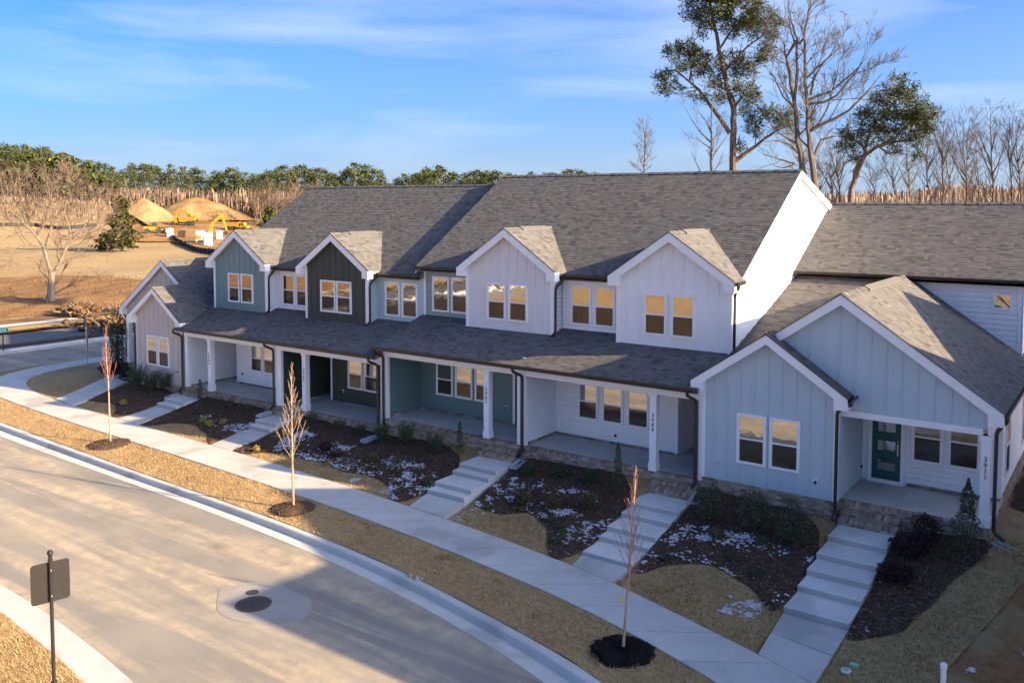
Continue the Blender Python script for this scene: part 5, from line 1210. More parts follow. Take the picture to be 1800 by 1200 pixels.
for b, w, m_, lb in ((tb1, .88, 'mulch', ''), (tb2, .72, 'mulch', ''), (tb3, .72, 'mulch_black', '')):
    mb = MB(); ring = []
    prof = [(1.0, -.06), (.86, .05), (.6, .10), (.3, .12), (.05, .10)]
    mb.lathe([(r_*w, z_) for r_, z_ in prof], (b.x, b.y, -1.50), 30)
    mb.v = [(x+.05*math.sin(y*9+x*3), y+.05*math.sin(x*8), z) for x, y, z in mb.v]
    mb.build('mulch_ring', m_, None, kind='structure')
    k = 1500; a = nrg.uniform(0, 6.28, k); r_ = w*np.sqrt(nrg.uniform(0, 1, k))*.98; Z = -1.50+.115*(1-(r_/w)**2.2)
    chips('wood_chips', b.x+r_*np.cos(a), b.y+r_*np.sin(a), Z, 'mulch_chip' if m_ == 'mulch' else 'mulch_black')
a = nrg.uniform(2.6, 3.9, 60)

# signs and small street furniture -----------------------------------------------------
pb = on(97, 1262, -1.53); d0 = math.hypot(pb.x, pb.y); pt = at(88, 966, d0)
sg = thing('street_sign', 'black street sign pole with ball finial, the blank back of its plate toward us', 'sign', pb)
mb = MB().tube([pb, Vector((pb.x, pb.y, pt.z-.06))], [.036, .032], 12); mb.build('pole', 'black_metal', sg)
fb = MB()
for zz in (pb.z+.62, pb.z+.72): fb.lathe([(.036, -.03), (.058, -.012), (.058, .012), (.036, .03)], (pb.x, pb.y, zz), 12)
fb.lathe([(.036, pb.z), (.09, pb.z+.0), (.085, pb.z+.25), (.06, pb.z+.32), (.05, pb.z+.5), (.036, pb.z+.56)], (pb.x, pb.y, 0), 12); fb.build('base', 'black_metal', sg)
zf = pt.z; MB().lathe([(.034, -.16), (.046, -.15), (.046, -.12), (.03, -.11), (.03, -.09), (.042, -.08), (.042, -.068), (.02, -.06), (.038, -.045), (.052, -.02), (.055, .0), (.05, .025), (.035, .046), (.001, .056)], (pb.x, pb.y, zf-.056), 14).build('finial', 'black_metal', sg)
ax = Vector((math.sin(rad(14)), math.cos(rad(14)), 0)); nn_ = Vector((-ax.y, ax.x, 0)); top_, bot_ = zf-.24, zf-.24-.77; w2 = .335; c0 = Vector((pb.x, pb.y, 0))+nn_*.04; R_ = .06; pts = []
for sx, sz, a0 in ((1, bot_, -90), (1, top_, 0), (-1, top_, 90), (-1, bot_, 180)):
    for k in range(5):
        an = rad(a0+k*22.5); cx_ = sx*(w2-R_); cz = (sz-R_ if sz == top_ else sz+R_); q = c0+ax*(cx_+R_*math.cos(an)); pts.append((q.x, q.y, cz+R_*math.sin(an)))
MB().prism(pts, nn_*.006).build('plate', 'black_metal', sg)
bl = MB()
for zz in (top_-.14, bot_+.14): bl.lathe([(.001, 0), (.014, 0), (.014, .012), (.001, .012)], (0, 0, 0), 8); k = len(bl.v)-32; bl.v[k:] = [tuple(Vector((pb.x, pb.y, zz))-nn_*(.034+v[2])+ax*v[0]+Vector((0, 0, v[1]))) for v in bl.v[k:]]
bl.build('bolt', 'steel', sg)
# green street-name blade at the left edge
gpz = on(6, 617, -1.5); gd = math.hypot(gpz.x, gpz.y); gs = thing('street_name_sign', 'green street name blade on a thin pole at the left edge by the median', 'sign', gpz)
g1 = at(14.5, 580, gd); pole_x = at(6, 590, gd)
MB().tube([gpz, Vector((gpz.x, gpz.y, g1.z-.2))], .04, 8).build('pole', 'black_metal', gs)
axr = Vector((RT.x, RT.y, 0)).normalized(); axb = (axr*.94+Vector((-axr.y, axr.x, 0))*.25).normalized(); nb = Vector((-axb.y, axb.x, 0)); L0 = 1.25
q0 = Vector((g1.x, g1.y, g1.z-.02)); z0, z1 = q0.z-.13, q0.z+.13
MB().prism([tuple(q0-axb*L0+Vector((0, 0, -.15))), tuple(q0+Vector((0, 0, -.15))), tuple(q0+Vector((0, 0, .16))), tuple(q0-axb*L0+Vector((0, 0, .16)))], nb*.02).build('blade', 'sign_green', gs)
to = link('lettering', text_mesh('lettering', 'DR', .30, .002, 'RIGHT', WHITE), gs)
pz = q0-axb*.1-nb*.006+Vector((0, 0, -.10)); to.matrix_basis = Matrix(((axb.x, 0, -nb.x, pz.x), (axb.y, 0, -nb.y, pz.y), (0, 1, 0, pz.z), (0, 0, 0, 1)))
# thin grey sign posts by the cross street
pq = on(153, 643, -1.5); pd = math.hypot(pq.x, pq.y); ptp = at(155, 574, pd); gp = thing('signpost', 'thin grey metal post beside the cross street sidewalk', 'post', pq)
MB().tube([pq, Vector((pq.x, pq.y, ptp.z))], .028, 6).build('post', 'steel', gp); MB().box(pq.x-.004, pq.x+.004, pq.y+.03, pq.y+.09, ptp.z-1.6, ptp.z-.3).build('rail', 'steel', gp)
# white post at the lower right
wp = on(1656, 1262, -1.35); wd = math.hypot(wp.x, wp.y); wt = at(1656, 1164, wd); wpo = thing('vent_post', 'short white capped pipe standing at the edge of the bare soil', 'pipe', wp)
MB().tube([(wp.x, wp.y, wp.z-.2), (wp.x, wp.y, wt.z-.06)], .05, 12).build('pipe', 'plastic_white', wpo); MB().lathe([(.05, -.10), (.062, -.10), (.062, -.02), (.05, -.004), (.001, 0)], (wp.x, wp.y, wt.z), 12).build('cap', 'plastic_white', wpo)
uc = on(1487, 1178, -1.40); o = MB().lathe([(.10, -.03), (.10, .012), (.075, .016), (.07, .01), (.001, .012)], (uc.x, uc.y, uc.z+.01), 16).build('cleanout_cover', 'plastic_white'); tag(o, 'small round white cleanout cover with a green centre in the turf', 'utility cover')
MB().lathe([(.066, 0), (.066, .012), (.001, .013)], (uc.x, uc.y, uc.z+.02), 14).build('cap', 'cover_green', o)
uc = on(1502, 1168, -1.40); o = MB().box(uc.x-.09, uc.x+.09, uc.y-.06, uc.y+.06, uc.z-.05, uc.z+.02).build('valve_box', 'cover_green'); tag(o, 'small green valve box lid beside the round white cleanout cover', 'valve box')
def splash(p0, p1, lab, w=.15):
    p0, p1 = Vector(p0), Vector(p1); d = nrm(p1-p0); s = Vector((-d.y, d.x, 0)); up = Vector((0, 0, 1)); mb = MB(); A = []
    for p, ww in ((p0, w), (p1, w*1.15)):
        A += [p-s*ww, p-s*ww+up*.10, p-s*(ww-.035)+up*.10, p-s*(ww-.05)+up*.04, p+s*(ww-.05)+up*.04, p+s*(ww-.035)+up*.10, p+s*ww+up*.10, p+s*ww]
    mb.add(A, [(i, (i+1) % 8, (i+1) % 8+8, i+8) for i in range(8)]+[tuple(range(8)), tuple(range(15, 7, -1))]); mb.add([p0-s*w, p0+s*w, p0+s*w+up*.1, p0-s*w+up*.1], [(0, 1, 2, 3)])
    return tag(mb.build('splash_block', 'splash_grey'), lab, 'splash block', 'splash blocks under the downspouts')
zy = lambda x, y: float(bedz(np.array([x]), np.array([y]))[0])
splash((-2.80, 24.93, -.47), (-2.15, 24.62, -.56), 'grey-blue splash block at the right corner of the 3911 porch')
splash((-10.55, 24.35, -.55), (-10.52, 23.75, -.68), 'grey-blue splash block between the 3909 brick steps and the dark shrub')
splash((-17.12, 24.35, -.70), (-17.1, 23.8, -.80), 'grey-blue splash block between the 3907 steps and the 3909 porch')
splash((-24.05, 24.3, -.93), (-24.2, 23.7, -1.02), 'pale splash block beside the olive house downspout')
splash((-37.3, 24.4, -.98), (-37.45, 23.8, -1.1), 'splash block at the corner of the beige wing'); splash((-30.55, 24.4, -.90), (-30.62, 23.8, -1.0), 'splash block between the white far porch and the olive steps')
# porch corner downspouts of the lower gutters
for par_lab, x, zt, zg in (('3909', -10.85, 2.66, -.50), ('3907', -17.33, 2.66, -.62), ('3907b', -23.98, 2.66, -.86), ('3905', -24.28, 2.28, -.90), ('3903', -30.58, 2.28, -.84), ('3901', -37.32, 2.28, -.92)):
    h = [o for o in bpy.data.objects if o.name.startswith('townhouse') and par_lab[:4] in o['label']]
    h = h[0] if h else [o for o in bpy.data.objects if o.name.startswith('townhouse') and {'3905': 'olive', '3903': 'blue-green', '3901': 'beige end'}[par_lab[:4]] in o['label']][0]
    downspout(h, [(x-.12, 24.25, zt-.09), (x-.12, 24.25, zt-.22), (x, YW-.07, zt-.42), (x, YW-.07, zg+.22), (x, YW-.3, zg+.10)], .055)
# kerb stones, stain and marks beside the broken kerb
for q, r_, lb in (((722, 1016), .10, 'middle-sized broken stone lying on the damaged kerb'), ((733, 1020), .13, 'largest broken stone lying on the damaged kerb'), ((741, 1022), .07, 'smallest broken stone lying on the damaged kerb')):
    c = on(*q, -1.6); mb = MB().lathe([(.3*r_, -.06), (r_, .0), (.8*r_, .07), (.2*r_, .10)], (c.x, c.y, -1.58), 7); mb.v = [tuple(Vector(v)+rv(.015)) for v in mb.v]; tag(mb.build('broken_stone', 'gravel_col'), lb, 'stone')
# ---------------------------------------------------------------- near trees behind the houses
def tz(x, y): return float(terr(np.array([x]), np.array([y]))[0])
def tufts(centres, per, r, size, mat, parent, name='crown', up=.35, w=.10):
    Cc = np.repeat(np.array([tuple(c) for c in centres]), per, 0); n = len(Cc); d = nrg.normal(size=(n, 3)); d[:, 2] = d[:, 2]*.8+up; d /= np.linalg.norm(d, axis=1)[:, None]
    P = Cc+nrg.normal(size=(n, 3))*r*.35; s = (size*nrg.uniform(.6, 1.3, n))[:, None]; e = np.cross(d, nrg.normal(size=(n, 3))); e /= np.linalg.norm(e, axis=1)[:, None]+1e-9
    v = np.stack([P, P+d*s*.6+e*s*w, P+d*s, P+d*s*.6-e*s*w], 1); return np_mesh(name, v.reshape(-1, 3), np.arange(n*4).reshape(n, 4), mat, parent)
def pine(label, dist, trunk, limbs, clumps, r0, r1, dens=17, tsz=.34):
    """trunk and limbs as picture polylines at that distance, clumps = (px, py, rx, ry) masses of needles"""
    T = px_pts(trunk, dist); b = T[0]; zg = tz(b.x, b.y); base = Vector((b.x, b.y, zg)); t = thing('pine_tree', label, 'tree', base)
    mb = MB(); tw = MB(); P = [base+Vector((0, 0, -.2))]+T; m_ = len(P)
    F = []
    for i in range(m_-1):
        for k in range(4): F.append(P[i].lerp(P[i+1], k/4)+rv(.02))
    F.append(P[-1]); mb.tube(F, [r0+(r1-r0)*i/(len(F)-1) for i in range(len(F))], 9); skel = [p for p in F if p.z > zg+6]
    for l in limbs:
        q = px_pts(l[1], dist); f2 = limb(mb, tw, q, l[0], .03, 1, .9, 1.2, 6, minr=.012, kids=(2, 3)); skel += f2
    mb.build('trunk', 'bark_pine', t)
    cs = []
    sc = dist/1540.8
    for (cx, cy, rx, ry) in clumps:
        k = max(6, int(dens*rx*ry*sc*sc*2.2)); ctr = at(cx, cy, dist); rt_ = Vector((RT.x, RT.y, 0)).normalized(); dp = Vector((-rt_.y, rt_.x, 0)); dz0 = rnd.uniform(-.5, .5)*rx*sc
        for _ in range(k):
            while True:
                a, b2, c2 = rnd.uniform(-1, 1), rnd.uniform(-1, 1), rnd.uniform(-1, 1)
                if .25 < a*a+b2*b2+c2*c2 < 1: break
            cs.append(ctr+rt_*(a*rx*sc)+Vector((0, 0, b2*ry*sc))+dp*(c2*max(rx, ry)*sc*.8+dz0))
    # bearing branches to the clumps
    for c in cs[::5]:
        s = min(skel, key=lambda p: (p-c).length+max(0, p.z-c.z)*1.5); mid = s.lerp(c, .55)+Vector((0, 0, -.08*(c-s).length))+rv(.06); tw.tube([s, mid, c], [.03, .018, .007], 3, cap=False)
    tw.build('branches', 'bark_pine', t)
    tufts(cs, 30, .40, tsz, 'needle', t, up=.45, w=.08)
    return t
g1_ = lambda L: [(1140+a/3.75, b/3.75, *c) for a, b, *c in L]
pine('tall pine rising behind the white gable wall, its top cut by the picture edge', 60,
     g1_([(552, 1180), (556, 1000), (560, 860), (560, 720), (515, 560), (492, 430), (464, 330), (446, 220), (415, 90), (400, -60), (410, -200)]),
     [(.16, g1_([(535, 880), (470, 780), (395, 680), (330, 590), (270, 540), (175, 462), (80, 470)])), (.17, g1_([(565, 1065), (640, 1010), (740, 935), (840, 865), (930, 830)])), (.09, g1_([(270, 540), (282, 470), (280, 400), (250, 320)])),
      (.12, g1_([(575, 705), (545, 620), (470, 570), (400, 530)])), (.10, g1_([(575, 690), (620, 640), (690, 600)])), (.10, g1_([(500, 470), (560, 400), (650, 310), (760, 230), (850, 180)])), (.09, g1_([(464, 330), (540, 210), (640, 110), (720, 40)])), (.08, g1_([(446, 220), (380, 130), (300, 60), (240, 10)])), (.07, g1_([(410, -40), (500, -110), (600, -150)]))],
     [(1140+a/3.75, b/3.75, c/3.75, d/3.75) for a, b, c, d in [(330, 60, 110, 90), (460, 60, 120, 110), (600, 70, 130, 100), (720, 120, 110, 90), (700, 200, 110, 60), (850, 165, 45, 40), (830, 225, 45, 40), (380, 190, 70, 60), (560, 200, 90, 60), (250, 330, 90, 60), (170, 350, 70, 60), (330, 370, 80, 70), (95, 500, 75, 40), (150, 580, 70, 50), (90, 590, 50, 30), (210, 440, 80, 40), (330, 450, 70, 60), (450, 430, 90, 60), (560, 380, 90, 45), (650, 430, 90, 45), (720, 390, 70, 35), (620, 470, 90, 45), (450, 540, 80, 50), (330, 640, 60, 35), (480, 660, 60, 40), (620, 600, 90, 70), (690, 650, 60, 50), (640, 710, 60, 35), (790, 300, 60, 40), (760, 370, 50, 30), (720, 780, 70, 60), (700, 870, 55, 45), (790, 760, 70, 45), (850, 800, 70, 45), (900, 850, 70, 45), (930, 760, 60, 40), (615, 975, 45, 35), (550, -60, 260, 90), (480, -160, 160, 90)]], .26, .06)
pine('crooked leaning pine with two stems behind the ridge of 3911', 55,
     [(1493, 372), (1497, 330), (1508, 300), (1521, 272), (1545, 257), (1575, 240), (1600, 215)],
     [(.14, [(1502, 322), (1503, 300), (1518, 275), (1523, 250), (1533, 225), (1560, 195), (1585, 160)]), (.10, [(1540, 258), (1570, 250), (1610, 245), (1640, 232)]), (.08, [(1523, 262), (1500, 245), (1480, 240)]), (.06, [(1545, 258), (1560, 270), (1582, 268)]), (.06, [(1521, 272), (1500, 280), (1482, 288)])],
     [(1575, 150, 18, 16), (1560, 165, 22, 16), (1590, 165, 22, 14), (1545, 190, 28, 22), (1580, 190, 34, 22), (1615, 195, 28, 20), (1525, 212, 24, 18), (1560, 215, 34, 18), (1600, 218, 34, 18), (1632, 208, 20, 20), (1500, 232, 22, 14), (1530, 240, 26, 16), (1570, 240, 30, 14), (1610, 238, 26, 12), (1490, 248, 16, 12), (1505, 255, 18, 10), (1575, 270, 14, 10), (1510, 275, 12, 9), (1636, 225, 14, 12), (1480, 262, 10, 10), (1618, 255, 14, 10), (1611, 274, 7, 8)], .18, .05, 17, .30)
def bare_from(label, dist, trunks, mat='bark_grey', lvl=2, Ln=2.0, dens=1.1, group=None, ang=.8, minr=.012, name='bare_tree', tws=None, up=.25, kids=(3, 4)):
    T0 = px_pts(trunks[0][2], dist)[0]; zg = tz(T0.x, T0.y); base = Vector((T0.x, T0.y, zg)); t = thing(name, label, 'tree', base, group); mb = MB(); tw = MB()
    for i, (r0, r1, L_) in enumerate(trunks):
        P = px_pts(L_, dist)
        if i == 0: P = [base+Vector((0, 0, -.15))]+P
        limb(mb, tw, P, r0, r1, lvl, Ln, dens, 7, .22, minr, up, kids, ang)
    mb.build('trunk', mat, t); tw.build('branches', tws or mat, t); return t
g2_ = lambda L: [(1340+a/3.335, b/3.335, *c) for a, b, *c in L]
bare_from('tall leafless tree with many stems between the two pines', 52, [
    (.20, .02, g2_([(308, 1110), (285, 900), (270, 760), (262, 600), (246, 420), (246, 180), (280, 40), (285, -40)])), (.17, .04, g2_([(245, 1040), (212, 830), (190, 620, 1), (160, 430, 1), (132, 300, 1), (128, 245, 1)])),
    (.10, .02, g2_([(188, 640), (206, 420), (203, 230), (165, 120), (155, 10)])), (.10, .02, g2_([(200, 240), (150, 320), (140, 345)])), (.11, .015, g2_([(285, 765), (360, 725), (440, 690), (520, 640), (585, 570), (640, 510), (705, 430)])), (.10, .015, g2_([(266, 590), (330, 560), (400, 540), (480, 470), (560, 400), (620, 330)])),
    (.09, .015, g2_([(275, 610), (360, 600), (440, 560), (500, 480), (560, 410), (600, 320)])), (.08, .012, g2_([(282, 560), (300, 470), (340, 400), (420, 290), (440, 240)])), (.07, .012, g2_([(250, 470), (320, 400), (400, 330), (460, 270)])), (.08, .012, g2_([(310, 900), (345, 820), (420, 800), (480, 795)])), (.07, .012, g2_([(300, 770), (380, 640), (430, 470), (460, 330)])),
    (.06, .012, g2_([(240, 230), (200, 270), (165, 190), (155, 60)])), (.07, .012, g2_([(215, 850), (160, 820), (80, 770), (20, 740)])), (.06, .012, g2_([(190, 640), (120, 560), (60, 440), (40, 420)]))], 'bark_grey', 3, 1.9, 1.15, None, .8, .008)
bare_from('low bright twiggy tree behind the ridge right of the tall pine', 57, [(.12, .03, g2_([(225, 1010), (215, 900), (200, 850)])), (.09, .015, g2_([(215, 900), (160, 850), (100, 825), (20, 830)])), (.07, .012, g2_([(190, 960), (120, 940), (60, 920), (0, 905)])), (.06, .012, g2_([(180, 970), (120, 985), (60, 970)])), (.06, .012, g2_([(230, 950), (190, 800), (160, 700)]))], 'bark_pale', 2, 1.4, 1.7, None, .8, .007)
bare_from('slim leafless tree just left of the tall pine', 58, [(.11, .02, g1_([(412, 1190), (414, 1000), (415, 850), (418, 700), (440, 560)])), (.06, .012, g1_([(412, 940), (350, 880), (290, 800), (235, 700)])), (.05, .012, g1_([(425, 1030), (470, 960), (520, 890)])), (.05, .012, g1_([(414, 880), (380, 800), (320, 720)])), (.04, .012, g1_([(412, 980), (340, 930), (310, 900)])), (.04, .012, g1_([(340, 1130), (300, 1040), (280, 990)]))], 'bark_grey', 2, 1.5, .9, None, .8, .007)
bare_from('small pale leafless tree alone behind the middle of the ridge', 75, [(.08, .02, [(1131, 318), (1132, 290), (1134, 260), (1133, 235), (1131, 222)]), (.04, .012, [(1132, 295), (1124, 275), (1118, 258)]), (.04, .012, [(1133, 285), (1143, 270), (1148, 252)])], 'bark_brown', 2, 1.2, 1.6, None, .8, .008)
pit = [(1462, 60, 280, .9), (1440, 64, 300, 1), (1475, 66, 255, 1.1), (1600, 62, 235, 1.), (1626, 66, 222, 1), (1655, 60, 210, 1.1), (1700, 63, 215, 1.), (1697, 70, 205, .9), (1745, 61, 200, 1.2), (1778, 66, 205, 1.), (1795, 60, 230, .9), (1670, 72, 238, .8), (1720, 75, 245, .8), (1575, 70, 285, .7), (1536, 72, 300, .6), (1820, 64, 210, 1.)]
ordn = ['first', 'second', 'third', 'fourth', 'fifth', 'sixth', 'seventh', 'eighth', 'ninth', 'tenth', 'eleventh', 'twelfth', 'thirteenth', 'fourteenth', 'fifteenth', 'sixteenth']
pit.sort(); plab = [('thin leafless tree between the white gable and the leaning pine, %s from the gable' % ordn[i]) if p[0] < 1500 else 'thin leafless tree in the scrub, %s one right of the leaning pine' % ordn[i-3] for i, p in enumerate(pit)]
for i, (px, D, py, k) in enumerate(pit):
    lean = rnd.uniform(-10, 14); b = [(px, 372), (px+lean*.2+2, 335), (px+lean*.5-2, (340+py)/2), (px+lean, py)]
    tr = [(.085*k, .015, b)]
    for j in range(rnd.randint(3, 5)):
        f = rnd.uniform(.15, .6); y0 = 360-(360-py)*f; s = rnd.choice((-1, 1)); dx = s*rnd.uniform(12, 36); tr.append((.042*k, .010, [(px+lean*f, y0), (px+lean*f+dx*.45, y0-rnd.uniform(18, 34)), (px+lean*f+dx, y0-rnd.uniform(45, 85)*min(1, (360-py)/110))]))
    bare_from(plab[i], D, tr, rnd.choice(('bark_pale', 'bark_brown', 'bark_brown')), 2, 1.5, 1.5, 'leafless trees behind the end house', .6, .006)
# the big leafless tree in the field at the left
bare_from('big spreading leafless tree with a pale forked trunk in the field at left', 94, [
    (.45, .24, [(88, 531), (90, 510), (91, 490), (90, 478)]), (.19, .03, [(90, 482), (82, 455), (76, 435), (66, 418), (60, 410), (48, 400), (30, 380), (10, 350), (-8, 340)]), (.17, .03, [(91, 484), (100, 470), (106, 460), (112, 445), (124, 425), (140, 408), (160, 385), (178, 355)]),
    (.09, .02, [(78, 440), (85, 420), (90, 395), (87, 365), (92, 335), (88, 318)]), (.08, .02, [(66, 418), (75, 400), (84, 380), (88, 350)]), (.08, .02, [(60, 410), (40, 405), (18, 415), (0, 425)]), (.08, .02, [(112, 445), (124, 410), (135, 385), (142, 352), (140, 325)]), (.08, .02, [(124, 425), (122, 400), (112, 375), (118, 345)]),
    (.10, .03, [(76, 435), (56, 430), (36, 432), (20, 440)]), (.10, .02, [(140, 408), (165, 400), (185, 390)]), (.10, .02, [(48, 400), (50, 380), (40, 355), (30, 330)]), (.10, .02, [(100, 470), (120, 455), (140, 452)])], 'bark_pale', 3, 3.4, 1.25, None, .9, .012, tws='twig_brown', up=.15)
def bush_tree(name, label, q, zg, dist, wpx, hpx, mat, n, stem='bark_brown', sz=.5, lean=0):
    b = at(*q, dist); b.z = tz(b.x, b.y); sc = dist/1540.8; t = thing(name, label, 'tree', b); h = hpx*sc; w = wpx*sc
    MB().tube([b+Vector((0, 0, -.2)), b+Vector((w*.03, 0, h*.5)), b+Vector((lean*w*.2, 0, h*.92))], [w*.045, w*.03, .03], 6).build('trunk', stem, t)
    zz = nrg.uniform(.06, 1, n); rr = w/2*(1-zz)**.55*1.25*nrg.uniform(.35, 1.1, n)*(1+.3*np.sin(zz*21+2)); a = nrg.uniform(0, 6.28, n)
    P = np.array(b)+np.stack([rr*np.cos(a)+lean*w*.2*zz, rr*np.sin(a), zz*h], 1); leaf_cards(P, sz, mat, 'crown', t, .2, .7); return t
bush_tree('cedar_tree', 'dark brownish-green cedar standing in the field right of the big bare tree', (214, 431), 0, 178, 46, 88, 'cedar_leaf', 2600, sz=.62)
bush_tree('cedar_tree', 'small low cedar just left of the tall field cedar', (186, 424), 0, 186, 34, 28, 'cedar_leaf', 700, sz=.6)
bare_from('leafless snag with a few crooked limbs behind the field cedar', 205, [(.22, .08, [(228, 404), (232, 385), (246, 362), (264, 344)]), (.12, .05, [(236, 380), (255, 372), (270, 366)]), (.10, .04, [(240, 372), (262, 352), (278, 350)]), (.1, .04, [(228, 395), (232, 360), (226, 335)])], 'bark_pale', 1, 3.5, .35, None, .9, .05)

# ---------------------------------------------------------------- earth mounds and machines
def mound(label, cpx, base_py, dist, wpx, hpx, seed, depth=.8):
    c = at(cpx, base_py, dist); c.z = tz(c.x, c.y)-.6; sc = dist/1540.8; w = wpx*sc/2; h = hpx*sc+.6; rt_ = Vector((RT.x, RT.y, 0)).normalized(); dp = Vector((-rt_.y, rt_.x, 0)); V = []; n = 64; m_ = 20
    for j in range(m_+1):
        for i in range(n):
            a = 2*math.pi*i/n; u = j/m_; rr = u*(1+.13*mnoise.noise(Vector((math.cos(a)*1.6+seed, math.sin(a)*1.6, 0)))); z = h*(1-u**1.5)*(1-.10*u)+.5*h*.18*mnoise.noise(Vector((math.cos(a)*u*4+seed, math.sin(a)*u*4, 5)))*(1-u**4)
            p = c+rt_*(math.cos(a)*rr*w)+dp*(math.sin(a)*rr*w*depth); V.append((p.x, p.y, c.z+max(z, -.2)))
    F = [(j*n+i, j*n+(i+1) % n, (j+1)*n+(i+1) % n, (j+1)*n+i) for j in range(m_) for i in range(n)]
    o = MB().add(V, F).build('dirt_mound', 'mound_soil'); 
    for p in o.data.polygons: p.use_smooth = True
    return tag(o, label, 'earth mound', 'earth mounds of the building site')
mound('highest orange earth mound behind the excavators', 345, 398, 285, 190, 33, 1.3)
mound('pale earth mound left of the excavators', 250, 412, 262, 110, 34, 4.1)
sheet_c = at(330, 405, 235); 
gpad = sdf([tuple(at(a, b, c)[:2]) for a, b, c in ((225, 414, 205), (300, 418, 205), (420, 440, 160), (470, 440, 165), (470, 400, 300), (380, 400, 300), (225, 405, 290))])
bx = np.array([at(a, b, c)[:2] for a, b, c in ((225, 414, 205), (420, 440, 160), (470, 440, 165), (470, 400, 300), (225, 405, 290))])
sheet('graded_soil', gpad, lambda X, Y: terr(X, Y)+.28, bx[:, 0].min(), bx[:, 0].max(), bx[:, 1].min(), bx[:, 1].max(), 3.0, 'mound_soil', kind='structure')
def local(t, rot, sc=1.):                # parts modelled about the thing's base, then turned
    M_ = Matrix.Translation(t.location) @ Matrix.Rotation(rot, 4, 'Z') @ Matrix.Diagonal((sc, sc, sc, 1))
    def put(mb, name, mat):
        mb.v = [tuple(M_ @ Vector(v)) for v in mb.v]; return mb.build(name, mat, t)
    return put
def track(mb, y, w=.6, l=4.2, h=.95):
    pr = [(-l/2+.4, 0), (l/2-.4, 0), (l/2, h*.45), (l/2-.35, h), (-l/2+.35, h), (-l/2, h*.45)]; mb.prism([(a, y-w/2, b) for a, b in pr], (0, w, 0))
def excavator(label, q, dist, rot, s=1., pose=0):
    b = at(*q, dist); b.z = tz(b.x, b.y)+.25; t = thing('excavator', label, 'excavator', b); put = local(t, rot); S_ = lambda mb: (setattr(mb, 'v', [tuple(Vector(v)*s) for v in mb.v]), mb)[1]
    for y in (-1.2, 1.2): mb = MB(); track(mb, y); put(S_(mb), 'track', 'machine_dark')
    mb = MB().box(-2.0, 1.6, -1.35, 1.35, 1.15, 2.3).prism([(-2.6, -1.3, 1.2), (-2.0, -1.3, 1.2), (-2.0, -1.3, 2.5), (-2.5, -1.3, 2.4)], (0, 2.6, 0)); mb.box(-.6, .6, -.6, .6, .9, 1.2); put(S_(mb), 'body', 'machine_yellow')
    mb = MB().prism([(.0, .35, 1.2), (1.7, .35, 1.2), (1.7, .35, 2.3), (1.3, .35, 3.1), (0, .35, 3.15)], (0, 1.0, 0)); cb = put(S_(mb), 'cab', 'machine_yellow')
    mb = MB().prism([(.2, 1.352, 2.1), (1.5, 1.352, 2.1), (1.2, 1.352, 3.0), (.2, 1.352, 3.0)], (0, .02, 0)).prism([(.2, .33, 2.1), (1.5, .33, 2.1), (1.2, .33, 3.0), (.2, .33, 3.0)], (0, .02, 0)); put(S_(mb), 'cab_window', 'window_glass')
    B_ = [(1.2, 1.8), (1.5, 4.6), (2.3, 6.0), (4.6, 8.3)] if pose == 0 else [(1.2, 1.8), (2.6, 4.0), (4.2, 4.6), (6.2, 4.0)]
    K_ = [(4.6, 8.3), (5.9, 3.6)] if pose == 0 else [(6.2, 4.0), (6.8, 1.4)]
    def arm(P, w0, w1, yy):
        mb = MB(); n = len(P)
        for i in range(n-1):
            a, c = Vector((P[i][0], 0, P[i][1])), Vector((P[i+1][0], 0, P[i+1][1])); d = (c-a).normalized(); nn2 = Vector((-d.z, 0, d.x)); wa = w0+(w1-w0)*i/(n-1); wb = w0+(w1-w0)*(i+1)/(n-1); a2 = a-d*.12; c2 = c+d*.12
            mb.prism([(*(a2+nn2*wa)[:1], -yy, (a2+nn2*wa).z), (*(c2+nn2*wb)[:1], -yy, (c2+nn2*wb).z), (*(c2-nn2*wb)[:1], -yy, (c2-nn2*wb).z), (*(a2-nn2*wa)[:1], -yy, (a2-nn2*wa).z)], (0, 2*yy, 0))
        return mb
    put(S_(arm(B_, .55, .34, .28)), 'boom', 'machine_yellow'); put(S_(arm(K_, .36, .22, .20)), 'stick', 'machine_yellow')
    e = K_[-1]; mb = MB().prism([(e[0]-.2, -.6, e[1]), (e[0]+.25, -.6, e[1]-.1), (e[0]+.1, -.6, e[1]-1.3), (e[0]-.9, -.6, e[1]-1.2), (e[0]-1.0, -.6, e[1]-.6)], (0, 1.2, 0)); put(S_(mb), 'bucket', 'machine_dark')
    put(S_(MB().tube([(1.7, 0, 2.0), (2.0, 0, 5.0)], .12, 6)), 'hydraulic_ram', 'steel'); return t
excavator('yellow excavator with its boom raised in an arch, nearest the white toilets', (362, 421), 200, YAW+.15, .74)
excavator('smaller yellow excavator at the foot of the highest earth mound', (338, 398), 265, YAW+math.pi, .7, 1)
